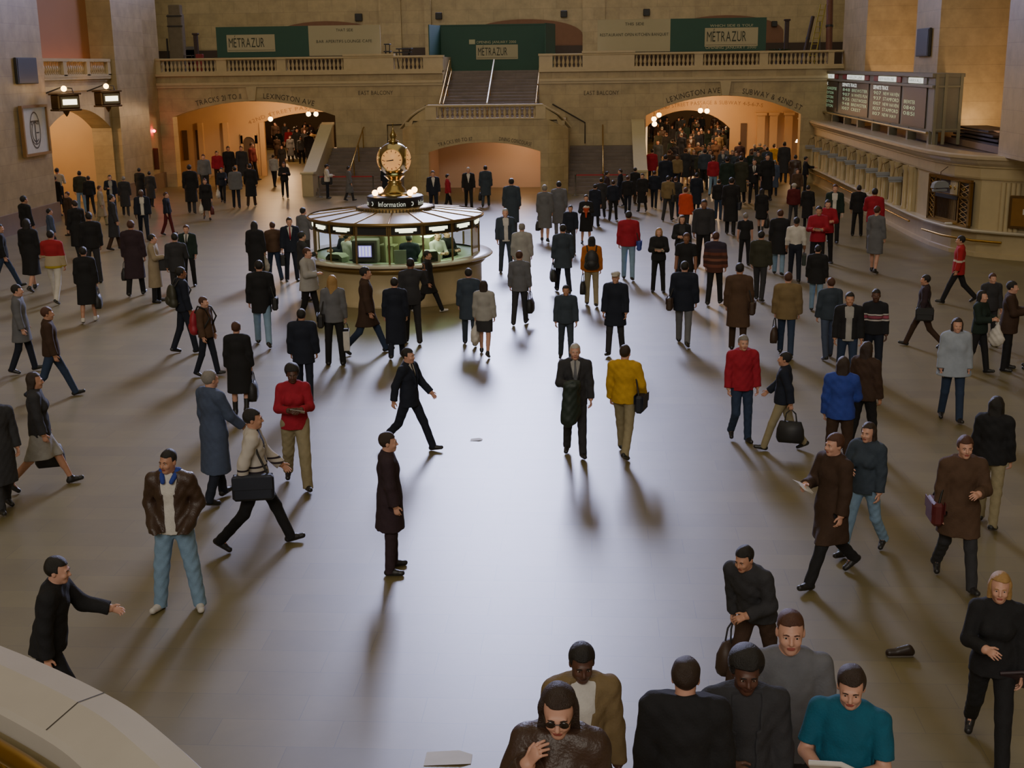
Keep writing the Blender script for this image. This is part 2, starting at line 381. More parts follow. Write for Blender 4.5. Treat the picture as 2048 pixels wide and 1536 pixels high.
def figure(g):
    """build the meshes of one figure; g holds the shape settings. Returns list of (part name, mesh, material keys), hands"""
    lv = g['lv']; fem = g['fem']; kind = g['kind']; lg = LEGS[g['legs']]; aL, aR = g['arms']
    hb = (.0062, .0085, .016)[lv]; hc = (.0095, .013, .02)[lv]
    if g.get('close'): hb, hc = .0052, .008
    sw = .172 if fem else .19; hipw = .092
    stout = g.get('stout', 1.)
    parts = []
    # ---- legs
    J = {}
    spl = R_(lg[4])
    for sg, th, kn in ((1, lg[0], lg[1]), (-1, lg[2], lg[3])):
        th, kn = R_(th), R_(kn); hip = np.array((sg * hipw, 0, 0.)); knee = hip + .435 * sdir(th, spl, sg); d2 = sdir(th - kn, spl * .7, sg); ank = knee + .415 * d2
        fp = max(-R_(38), min(.0, (th - kn) + R_(6))) * .9 if g['legs'] != 'sit' else 0
        if th > R_(10) and kn < R_(20): fp = R_(9)      # heel strike
        tow = R_(9) * sg if g['legs'] not in ('wide',) else R_(20) * sg
        fd = np.array((math.sin(tow) * math.cos(fp), -math.cos(tow) * math.cos(fp), math.sin(fp)))
        J[sg] = [hip, knee, ank, fd]
    def lowest(sg):
        a, fd = J[sg][2], J[sg][3]; up = unit(np.cross(np.cross(fd, (0, 0, 1)), fd))
        return min((a + fd * .17 - up * .085)[2], (a - fd * .06 - up * .085)[2])
    hz = -min(lowest(1), lowest(-1))
    for sg in J:
        for i in range(3): J[sg][i] = J[sg][i] + np.array((0, 0, hz))
    # ---- upper body, leaned about the hips
    P0 = np.array((0, 0, hz + .03)); TR = rotm(R_(g.get('twist', 0)), R_(g.get('lean', 0)))
    sc = .93 if fem else 1.
    def U(x, y, z): return P0 + TR @ np.array((x, y, z - .93))
    hy, hp = g.get('head', (0, 0)); HR = rotm(R_(hy + g.get('twist', 0)), R_(hp + g.get('lean', 0) * .6)); nb = U(0, .012, 1.50); HC = nb + TR @ np.array((0, -.012, .06)) + HR @ np.array((0, -.01, .072))
    def Hh(x, y, z): return HC + HR @ np.array((x, y, z))
    hands = {}; A = {}
    for sg, a in ((1, aL), (-1, aR)):
        sw_, ab, eb, inw = ARMS[a] if isinstance(a, str) else a
        sh = U(sg * sw, .01, 1.435); d1 = TR @ sdir(R_(sw_), R_(ab), sg); el = sh + .29 * d1
        d2 = TR @ unit(sdir(R_(sw_ + eb), R_(ab) * .6, sg) + np.array((-sg * inw * math.sin(R_(min(eb, 120))), 0, 0))); wr = el + .25 * d2
        nrm = np.array((-sg, -.15, 0)) if eb < 60 else np.array((-sg * .6, .1, -.6 if eb < 110 else .5)); nrm = unit(nrm - d2 * (nrm @ d2)); side = np.cross(d2, nrm)
        if side[1] > 0 and eb < 60: side = -side
        if eb >= 60 and side[2] < 0: side = -side
        A[sg] = (sh, el, wr, d1, d2, nrm, side); hands[sg] = wr + d2 * .09
    def limbs_arm(f, sg, g0, upto=1., k=.03, r=(.052, .043, .036)):
        sh, el, wr = A[sg][:3]
        f.rc(sh, el, r[0] + g0, r[1] + g0, k)
        if upto > .5: e2 = el + (wr - el) * ((upto - .5) * 2); f.rc(el, e2, r[1] + g0, r[2] + g0 + .004, k)
    def torso(f, g0, k=.05):
        w = sw / .19
        f.el(U(0, .0, .95), ((.165 if not fem else .17) * stout + g0, .112 * stout + g0, .13 + g0), k, TR)
        f.el(U(0, 0, 1.13), ((.14 if not fem else .125) * stout + g0, .098 * stout + g0, .17), k, TR)
        f.el(U(0, .006, 1.30), (.163 * w * (.5 + stout * .5) + g0, .112 * (.5 + stout * .5) + g0, .18), k, TR)
        f.rc(U(-sw + .025, .012, 1.425), U(sw - .025, .012, 1.425), .055 + g0, .055 + g0, k)
        f.rc(U(-.07, .018, 1.47), U(.07, .018, 1.47), .05 + g0, .05 + g0, .06)
        if fem:
            for sg in (1, -1): f.el(U(sg * .07, -.085, 1.275), (.062 + g0 * .6, .062 + g0 * .6, .065 + g0 * .6), .05, TR)
        if stout > 1.1: f.el(U(0, -.05, 1.08), (.14 * stout, .1 * stout, .16), .08, TR)
    # ---- body
    f = Field(hb); torso(f, 0)
    for sg in (1, -1):
        hip, knee, ank, fd = J[sg]
        f.rc(hip, knee, .082, .056, .05); f.rc(knee, ank, .055, .037, .02); f.rc(knee + (ank - knee) * .1 + np.array((0, .012, 0)), knee + (ank - knee) * .5 + np.array((0, .014, 0)), .04, .042, .03)
        f.rc(ank, ank + fd * .1 - np.array((0, 0, .05)), .03, .022, .02)
        limbs_arm(f, sg, 0, k=.02)
        sh, el, wr, d1, d2, nrm, side = A[sg]
        pc = wr + d2 * .05; f.rc(wr, wr + d2 * .082, .028, .036, .012, nrm, 2.3)
        if lv < 2:
            cl = g.get('curl', 28)
            for i, (o, Ln, r) in enumerate(((.030, .074, .0088), (.0105, .083, .0092), (-.009, .077, .0088), (-.027, .060, .0078))):
                fan = unit(d2 + side * o * 3.2); b0 = wr + d2 * (.088 - abs(o - .008) * .22) + side * o; c1, c2 = R_(cl * (.8 + .08 * i)), R_(cl * 2 + 6 * i)
                b1 = b0 + Ln * .5 * (fan * math.cos(c1) + nrm * math.sin(c1)); b2 = b1 + Ln * .5 * (fan * math.cos(c2) + nrm * math.sin(c2))
                f.rc(b0, b1, r, r * .95, .006); f.rc(b1, b2, r * .95, r * .8, .003)
            t0 = wr + d2 * .025 + side * .026; t1 = t0 + .042 * unit(d2 * .75 + side * .75 + nrm * .35); t2 = t1 + .032 * unit(d2 + side * .25 + nrm * .35)
            f.rc(t0, t1, .014, .0105, .01); f.rc(t1, t2, .0105, .0085, .004)
        else:
            f.rc(pc, wr + d2 * .165 + nrm * .03, .033, .018, .02, nrm, 1.8)
    f.rc(U(0, .03, 1.42), Hh(0, .018, -.05), .062 if not fem else .053, .055 if not fem else .048, .03)
    f.el(Hh(0, .016, .035), (.074, .094, .086), .02, HR); f.el(Hh(0, -.022, -.032), (.06, .072, .082), .04, HR); f.el(Hh(0, -.066, -.092), (.026, .02, .02), .03, HR)
    if lv < 2:
        f.rc(Hh(-.034, -.083, .021), Hh(.034, -.083, .021), .011, .011, .018)
        for sg in (1, -1):
            f.carve(Hh(sg * .031, -.101, .004), .0145, .014); f.rc(Hh(sg * .017, -.0885, .0105), Hh(sg * .045, -.081, .0095), .0048, .0048, .006)
            f.el(Hh(sg * .034, -.07, -.03), (.022, .02, .018), .025, HR)
            f.el(Hh(sg * .075, .014, -.006), (.011, .021, .031), .008, HR)
        f.rc(Hh(0, -.09, .012), Hh(0, -.109, -.026), .0075, .0125, .012); f.rc(Hh(-.011, -.094, -.03), Hh(.011, -.094, -.03), .009, .009, .008)
        f.rc(Hh(-.018, -.0895, -.0575), Hh(.018, -.0895, -.0575), .006, .006, .006); f.rc(Hh(-.013, -.0885, -.0665), Hh(.013, -.0885, -.0665), .0065, .0065, .005)
    else:
        f.rc(Hh(0, -.088, .01), Hh(0, -.105, -.028), .012, .016, .015)
        for sg in (1, -1): f.el(Hh(sg * .077, .012, -.006), (.014, .024, .034), .01, HR)
    V, Q = f.run()
    nz = P0[2] + .5
    wrs = [A[1][2], A[-1][2]]
    keep = (np.einsum('ij,ij->i', V - nb, V - nb) < .30 ** 2) & (V[:, 2] > nb[2] - .07)
    for sg in (1, -1):
        sh, el, wr, d1, d2 = A[sg][:5]; keep |= ((V - wr) ** 2).sum(1) < .24 ** 2
        if kind == 'tee': keep |= ((V - el) ** 2).sum(1) < .26 ** 2
    if kind in ('skirt', 'coatskirt', 'dress'): keep |= V[:, 2] < .62
    if lv < 2: V, Q, T = thin(V, Q, ~keep, .034)
    else: V, Q, T = thin(V, Q, ~keep, .05)
    mi = None; keys = ['skin']
    if lv == 0:
        ce = np.concatenate([V[Q].mean(1), V[T].mean(1)]) if len(T) else V[Q].mean(1)
        L = (ce - HC) @ HR; mi = ((np.abs(L[:, 0]) < .022) & (L[:, 1] < -.08) & (L[:, 2] < -.0525) & (L[:, 2] > -.0725)).astype(int); keys = ['skin', 'lips']
    parts.append(('body', to_mesh('body', V, Q, T, mi), keys))
    # ---- eyes, brows
    if lv < 2:
        for sg in (1, -1):
            e = MB(); e.ball((0, 0, 0), .0115, 12); me = e.mesh('eye')
            for p in me.polygons:
                c = p.center; p.material_index = 1 if (c.y < -.0075) else 0
            me.transform(Matrix.Translation(Vector(Hh(sg * .031, -.0795, .004))) @ Matrix(HR.tolist()).to_4x4()); parts.append(('eye', me, ['eyewhite', 'iris']))
    if lv == 0:
        for sg in (1, -1):
            b = MB(); b.tube([Hh(sg * .014, -.0965, .021), Hh(sg * .03, -.0965, .027), Hh(sg * .047, -.087, .021)], [.0035, .0042, .0025], 6); parts.append(('eyebrow', b.mesh('eyebrow'), ['hair']))
    if g.get('glasses'):
        b = MB()
        for sg in (1, -1): b.ball((0, 0, 0), .025, 12, T=Matrix.Translation(Vector(Hh(sg * .033, -.1, .004))) @ Matrix(HR.tolist()).to_4x4(), sq=(1, .3, .8)); b.tube([Hh(sg * .058, -.094, .008), Hh(sg * .082, -.02, .012)], .003, 6)
        b.tube([Hh(-.012, -.105, .01), Hh(.012, -.105, .01)], .003, 6); parts.append(('glasses', b.mesh('glasses'), ['iris']))
    # ---- hair
    hs = g['hs']
    if hs != 'bald':
        f = Field(hb * 1.15 if lv < 2 else .013); t = .012 if hs != 'crop' else .006
        f.el(Hh(0, .02, .04), (.075 + t, .095 + t, .088 + t * 1.2), .0, HR)
        if hs == 'afro': f.el(Hh(0, .03, .055), (.105, .115, .105), .02, HR)
        if hs in ('long', 'bob', 'vlong'):
            dz = {'long': -.22, 'bob': -.1, 'vlong': -.36}[hs]
            for sg in (1, -1): f.rc(Hh(sg * .068, .02, .02), Hh(sg * .075, .035, dz * .8), .03, .026, .03)
            f.rc(Hh(0, .06, .02), Hh(0, .085, dz), .075, .06, .04, HR @ np.array((0, 1, 0)), 1.7)
            f.rc(Hh(-.045, .06, .0), Hh(-.05, .075, dz), .04, .035, .03); f.rc(Hh(.045, .06, .0), Hh(.05, .075, dz), .04, .035, .03)
        if hs == 'vlong':
            for sg in (1, -1): f.rc(Hh(sg * .07, -.01, .03), Hh(sg * .088, -.03, -.16), .024, .03, .03); f.rc(Hh(sg * .088, -.03, -.16), Hh(sg * .085, -.075, -.3), .03, .02, .03)
        if hs == 'bun': f.el(Hh(0, .115, .05), (.045, .04, .045), .02, HR)
        if hs in ('hat', 'cap'): f.el(Hh(0, .01, .085), (.1, .118, .065), .0, HR)
        if hs == 'hat': f.el(Hh(0, .0, .06), (.135, .15, .018), .01, HR)
        if hs == 'cap': f.el(Hh(0, -.12, .06), (.07, .075, .014), .01, HR)
        hl = .045 if hs in ('hat', 'cap') else .076 if hs in ('long', 'vlong', 'bob') else .066
        def face(X, Y, Z):
            qx, qy, qz = X - HC[0], Y - HC[1], Z - HC[2]; lx, ly, lz = (HR[0, i] * qx + HR[1, i] * qy + HR[2, i] * qz for i in range(3))
            front = np.maximum(ly - (-.022 if hs not in ('long', 'vlong', 'bob') else -.014), lz - hl - .25 * np.abs(lx) * 0)
            ear = np.maximum(np.maximum(ly - .028, lz + .0), -.2 - lz) if hs not in ('long', 'vlong', 'bob') else front
            nape = lz + .075 if hs not in ('long', 'vlong', 'bob') else lz + .5
            return np.maximum(np.maximum(-front, -ear), -nape)
        f.cutfn(face)
        if lv == 0: f.wave(.0025, g['seed'])
        V, Q = f.run()
        if len(Q): parts.append((('hair', to_mesh('hair', V, Q), ['hair'])) if hs not in ('hat', 'cap') else ('hat', to_mesh('hat', V, Q), ['hair']))
    # ---- clothes
    def cloth(name, f, key, wave=1.):
        if lv == 0: f.wave(.0024 * wave, g['seed'])
        V, Q = f.run()
        if len(Q): parts.append((name, to_mesh(name, V, Q), key if isinstance(key, list) else [key]))
    legwear = kind not in ('skirt', 'dress', 'coatskirt')
    bag = g.get('baggy', 0.)
    if legwear:
        f = Field(hc)
        f.el(U(0, .005, .95), (.172 * stout, .12 * stout, .13), .03, TR); f.rc(U(-.03, 0, .98), U(.03, 0, .98), .14 * stout, .14 * stout, .03, (0, 1, 0), 1.25)
        for sg in (1, -1):
            hip, knee, ank, fd = J[sg]; f.rc(hip + np.array((0, 0, .03)), knee, .097 + bag, .07 + bag, .05); f.rc(knee, ank + (ank - knee) * .13, .07 + bag, .06 + bag * .9, .02)
        f.cut(U(0, 0, 1.04), TR @ np.array((0, 0, 1.)))
        for sg in (1, -1):
            a, kn_ = J[sg][2], J[sg][1]; n = unit(a - kn_)
            f.cutfn(lambda X, Y, Z, a=a, n=n, kn_=kn_: np.where((X - a[0]) ** 2 + (Y - a[1]) ** 2 + (Z - a[2]) ** 2 < .02, (X - a[0]) * n[0] + (Y - a[1]) * n[1] + (Z - a[2]) * n[2] - .052, -1.).astype(np.float32))
        cloth('trousers', f, 'bot', 1.3)
    for sg in (1, -1):
        hip, knee, ank, fd = J[sg]; up = unit(np.cross(np.cross(fd, (0, 0, 1)), fd)); f = Field(hc * .75)
        heel = ank - fd * .035 - up * .045; toe = ank + fd * .145 - up * .05
        f.rc(heel, toe, .043, .036, .01, up, 1.05); f.rc(ank - fd * .01 - up * .02, ank + fd * .07 - up * .04, .045, .036, .02); f.rc(ank - up * .03, ank + (knee - ank) * (.1 if legwear else .03), .047, .045 if legwear else .042, .02)
        if g.get('boot'): f.rc(ank, ank + (knee - ank) * .62, .047, .056, .02)
        f.cut(ank - up * .086, -up)
        V, Q = f.run(); ce = (V[Q].mean(1) - ank) @ up; parts.append(('shoe', to_mesh('shoe', V, Q, None, (ce < -.068).astype(int)), ['shoe', 'sole']))
    gt = {'suit': .022, 'jacket': .032, 'open': .027, 'coat': .03, 'coatskirt': .03, 'skirt': .028, 'shirt': .014, 'tee': .014, 'dress': .012, 'poncho': .04}[kind] + g.get('puff', 0)
    f = Field(hc); torso(f, gt)
    if kind == 'tee':
        for sg in (1, -1): sh, el = A[sg][:2]; f.rc(sh, sh + (el - sh) * .85, .066, .068, .03)
    else:
        for sg in (1, -1):
            limbs_arm(f, sg, gt * .75 + .004, .97, .035)
            if (aL if sg > 0 else aR) == 'p': w_, d_ = A[sg][2], A[sg][4]; f.rc(w_, w_ + d_ * .17, .062, .072, .05); f.rc(w_ + A[sg][6] * .035, w_ + d_ * .1 + A[sg][6] * .06, .035, .032, .04)
    hem = {'suit': .80, 'jacket': .86, 'open': .90, 'coat': .40, 'coatskirt': .42, 'skirt': .84, 'shirt': .985, 'tee': .86, 'dress': .5, 'poncho': .78}[kind] if g.get('hem') is None else g['hem']
    hem = hem + hz - .93 + .03
    if kind in ('coat', 'coatskirt', 'dress'):
        f.rc(U(0, 0, 1.0), (P0[0], P0[1] + .01, hem), .17 * stout + gt * .5, .20 + gt, .06, (0, 1, 0), 1.25)
        for sg in (1, -1): hip, knee = J[sg][:2]; f.rc(hip, knee + (J[sg][2] - knee) * .15, .1, .1, .09)
    elif kind == 'poncho': f.rc(U(0, 0, 1.35), (P0[0], P0[1], hem), .2, .29, .05, (0, 1, 0), 1.35)
    elif kind != 'shirt' or g.get('hem'): f.rc(U(0, 0, 1.05), U(0, 0, hem - P0[2] + .93 - .02), .165 * stout + gt * .7, (.172 if kind not in ('shirt', 'tee') else .187) * stout + gt, .04, (0, 1, 0), 1.28)
    if kind in ('suit', 'jacket', 'open', 'coat', 'coatskirt', 'skirt'):
        f.rc(U(0, .03, 1.46), U(0, .022, 1.515), .082 + gt * .3, .07, .025)
        if kind == 'suit' and lv < 2:
            pts = [(.08, -.045, 1.485), (.066, -.118, 1.39), (.04, -.148, 1.27), (.014, -.142, 1.13)]
            for sg in (1, -1):
                for (x0, y0, z0), (x1, y1, z1) in zip(pts, pts[1:]): f.rc(U(sg * x0, y0, z0), U(sg * x1, y1, z1), .016, .016, .012)
    vee = g.get('vee', {'suit': (.075, 1.12), 'open': (.055, .875)}.get(kind))
    if not (vee and (lv < 2 or g['front'])): vee = None
    if vee:
        ww, zb = vee
        def opening(X, Y, Z):
            qx, qy, qz = X - P0[0], Y - P0[1], Z - P0[2]; lx, ly, lz = (TR[0, i] * qx + TR[1, i] * qy + TR[2, i] * qz for i in range(3)); lz = lz + .93
            half = ww + .05 * (lz - .9) * (lz > 1.3) if kind == 'open' else .004 + ww * (lz - zb) / (1.5 - zb)
            return np.minimum(np.minimum(half - np.abs(lx), -.045 - ly), lz - zb)
        f.cutfn(opening)
    f.cut((0, 0, hem), (0, 0, -1.))
    f.cut(U(0, 0, 1.535), TR @ np.array((0, -.25, 1.)))
    for sg in (1, -1):
        if (aL if sg > 0 else aR) == 'p': continue
        if kind == 'tee': sh, el = A[sg][:2]; w, n = sh + (el - sh) * .8, unit(el - sh)
        else: w, n = A[sg][2], A[sg][4]
        f.cutfn(lambda X, Y, Z, w=w, n=n, sg=sg: np.where(((X - w[0]) ** 2 + (Y - w[1]) ** 2 + (Z - w[2]) ** 2 < (.0115 if kind == 'tee' else .008)) & ((X - w[0]) * sg > (-.05 if kind == 'tee' else -9)), (X - w[0]) * n[0] + (Y - w[1]) * n[1] + (Z - w[2]) * n[2], -1.).astype(np.float32))
    tname = {'suit': 'jacket', 'jacket': 'jacket', 'open': 'jacket', 'coat': 'coat', 'coatskirt': 'coat', 'skirt': 'jacket', 'shirt': 'shirt', 'tee': 'shirt', 'dress': 'dress', 'poncho': 'poncho'}[kind]
    cloth(tname, f, 'top', 1.6 if kind in ('open', 'jacket') else 1.)
    # shirt front showing between the lapels
    if vee:
        gs = gt - .016; f = Field(hc * .85); torso(f, gs, .05); f.rc(U(0, .01, 1.47), U(0, .005, 1.525), .066, .06, .02)
        f.rc(U(0, 0, 1.05), U(0, 0, .86), .16 * stout + gs * .7, .165 * stout + gs, .04, (0, 1, 0), 1.3)
        f.cut(U(0, -.02, 0), TR @ np.array((0, 1., 0))); f.cut(U(0, 0, 1.532), TR @ np.array((0, -.25, 1.))); f.cut(U(0, 0, zb - .015), TR @ np.array((0, 0, -1.)))
        for sg in (1, -1): f.cut(U(sg * (ww + .05), 0, 1.2), TR @ np.array((sg, 0, 0)))
        cloth('shirt_front', f, 'shirt', .5)
        if kind == 'suit' and g.get('tie', True):
            f = Field(hc * .7); torso(f, gs + .008, .05); f.rc(U(0, .0, 1.47), U(0, .005, 1.525), .072, .066, .02)
            f.cut(U(0, -.05, 0), TR @ np.array((0, 1., 0))); f.cut(U(0, 0, 1.505), TR @ np.array((0, 0, 1.))); f.cut(U(0, 0, zb - .01), TR @ np.array((0, 0, -1.)))
            for sg in (1, -1): f.cut(U(sg * .02, 0, 1.35), TR @ np.array((sg, 0, .05)))
            cloth('tie', f, 'tie', 0)
    if kind in ('skirt', 'coatskirt'):
        sk = g.get('sk', .52) + hz - .9; f = Field(hc); f.el(U(0, .005, .95), (.178, .125, .13), .03, TR)
        f.rc(U(0, 0, .98), (P0[0], P0[1], sk), .155, .185, .03, (0, 1, 0), 1.2)
        for sg in (1, -1): hip, knee = J[sg][:2]; f.rc(hip, knee, .09, .085, .08)
        f.cut((0, 0, sk), (0, 0, -1.)); f.cut(U(0, 0, 1.05), TR @ np.array((0, 0, 1.))); cloth('skirt', f, 'bot', 1)
    if g.get('hood'):
        f = Field(hc * .8)
        for sg in (1, -1): f.rc(U(sg * .085, .01, 1.525), U(sg * .045, -.115, 1.44), .034, .024, .02)
        f.rc(U(-.085, .04, 1.52), U(.085, .04, 1.52), .036, .036, .02); cloth('hood', f, 'hood', 0)
    info = dict(hands={k: tuple(v) for k, v in hands.items()}, back=tuple(U(0, .16 + gt, 1.22)), shoulder={k: tuple(U(k * .13, 0, 1.49)) for k in (1, -1)}, hip={k: tuple(U(k * (.24 + gt), .02, .93)) for k in (1, -1)}, head=tuple(HC), HR=HR)
    return parts, info
# ------------------------------------------------------------------ people
PAL = dict(L='9aa4b4', k='1b1b1e', n='191e2c', c='303034', g='64656b', l='a3a19e', b='3b2a20', t='7a6747', o='35352a', r='96142a', m='54181c', w='d4d0cb', j='7d9ab8', d='28364f',
           h='958a6c', y='c79a1f', u='2b3f94', s='343e4a', p='31242b', e='0e556c', f='1c2a25', q='444f68', x='3c2a20', i='9d8d74', v='4b2f86', a='b5651d', z='c2401c', B='4f3a2c', T='a0824f')
HAIRC = dict(k='0f0b0a', b='2a1a11', y='a8824a', g='86817b', r='4a2818', w='bdb7ae', n='1a2030')
HAIRS = dict(s='short', c='crop', l='long', v='vlong', o='bob', u='bun', a='afro', h='hat', p='cap')
HAIRS['0'] = 'bald'
SKIN = dict(l='cf9c86', m='bd8a70', d='56362a', t='8a5c44')
GEO = {}
def pmat(key, P, lv):
    if key == 'skin': return mat('skin_' + P['skin'], SKIN[P['skin']], rough=.5, var=.08, scale=14)
    if key == 'lips': return mat('lips_' + P['skin'], {'l': '9a5048', 'm': '8a463c', 'd': '43241f', 't': '6b3a30'}[P['skin']], rough=.4, var=.05)
    if key == 'hair': return mat('hair_' + P['hair'], HAIRC[P['hair']], rough=.5, var=.35, scale=60, bump=.5 if lv == 0 else 0)
    if key == 'eyewhite': return mat('eye_white', 'd8d0c4', rough=.25, var=.03)
    if key == 'iris': return mat('eye_iris', '1d120c', rough=.2, var=.1)
    if key == 'sole': return mat('shoe_sole', '1a1714' if P['shoe'] != 'w' else '5c5750', rough=.8)
    if key == 'top' and P.get('topmat'): return P['topmat']
    if key == 'bot' and P.get('botmat'): return P['botmat']
    c = P[key]; r = .38 if key == 'shoe' else .42 if c == 'x' else .85
    return mat('cloth_%s%s%s' % (c, 's' if key == 'shoe' else '', '' if lv else '_fine'), PAL[c], rough=r, var=.22, scale=9 if lv else 16, bump=.25 if lv == 0 else 0, bscale=70, spec=.3 if r > .5 else .5)
DEF = dict(shoe='k', shirt='w', tie='k', hood='u')
PEOPLE = []
def height_at(loc, yh):
    lo, hi = 1.2, 2.3
    for _ in range(30):
        md = (lo + hi) / 2
        if px((loc.x, loc.y, md))[1] > yh: lo = md
        else: hi = md
    return lo
def person(line):
    F_ = [q.strip() for q in line.split(';')]
    xf, yf, yh, fc = (float(q) for q in F_[0].split()); kind, legs, aL, aR = F_[1].split(); q = F_[2].split(); label = F_[3]
    P = dict(DEF, top=q[0], bot=q[1], hair=q[2][0], skin=q[3][0]); fem = q[3].endswith('f'); hs = HAIRS[q[2][1]]
    o = {}; bags = []
    for t in F_[4:]:
        if t.startswith('@'): bags.append(t[1:]); continue
        for kv in t.split():
            k, v = kv.split('='); o[k] = v
    for k in ('shoe', 'shirt', 'tie', 'hood'):
        if k in o: P[k] = o[k]
    if 'D' in o:                                   # on the near steps: crown of the head and depth are known
        top = CP + ray(xf, yh) * float(o['D']); loc = Vector((top.x, top.y, tread(top.y))); ht = top.z - loc.z
    elif 'H' in o:                                   # placed by the crown of the head, feet outside the frame
        ht = float(o['H']); top = at_z(xf, yh, ht); loc = Vector((top.x, top.y, 0))
    else:
        loc = at_z(xf, yf); ht = max(1.48, min(1.93, height_at(loc, yh)))
    if 'z' in o: loc.z = float(o['z'])
    ph = px(loc)[1] - px((loc.x, loc.y, ht))[1]
    lv = int(o['lv']) if 'lv' in o else 0 if ph > 205 else 1 if ph > 104 else 2
    g = dict(kind=kind, legs=legs, arms=(aL, aR), fem=fem, hs=hs, lv=lv, seed=0, front=abs(fc) < 75)
    for k in ('stout', 'lean', 'twist', 'hem', 'puff', 'baggy', 'sk'):
        if k in o: g[k] = float(o[k])
    if 'head' in o: g['head'] = tuple(float(v) for v in o['head'].split(':'))
    if 'hood' in o: g['hood'] = 1
    if 'boot' in o: g['boot'] = 1
    if 'close' in o: g['close'] = 1
    if 'glasses' in o: g['glasses'] = 1
    if o.get('tie') == '0': g['tie'] = False
    if 'vee' in o: g['vee'] = tuple(float(v) for v in o['vee'].split(':'))
    if lv == 0: g['seed'] = len(PEOPLE) * .7
    if 'mat' in o: P['topmat'] = SPECIAL[o['mat']]()
    key = repr(sorted(g.items()))
    if key not in GEO: GEO[key] = figure(g)
    parts, info = GEO[key]
    rz = math.atan2(-loc.x, loc.y) + R_(fc); s = ht / 1.75
    root = empty('person', loc, rz, label, 'person', o['grp'].replace('_', ' ') if 'grp' in o else None); root.scale = (s, s, s)
    for n, me, keys in parts:
        link(n, me, [pmat(k, P, lv) for k in keys], root)
    W = Matrix.Translation(loc) @ Matrix.Rotation(rz, 4, 'Z') @ Matrix.Scale(s, 4)
    PEOPLE.append((root, info, W, lv))
    for b in bags:
        bk, wh, col, bl = b.split(None, 3); carry(bk, wh, col, bl, info, W, rz, s, lv)
    return root
def bagmat(c): return mat('bag_' + c, PAL[c], rough=.55, var=.2, scale=12)
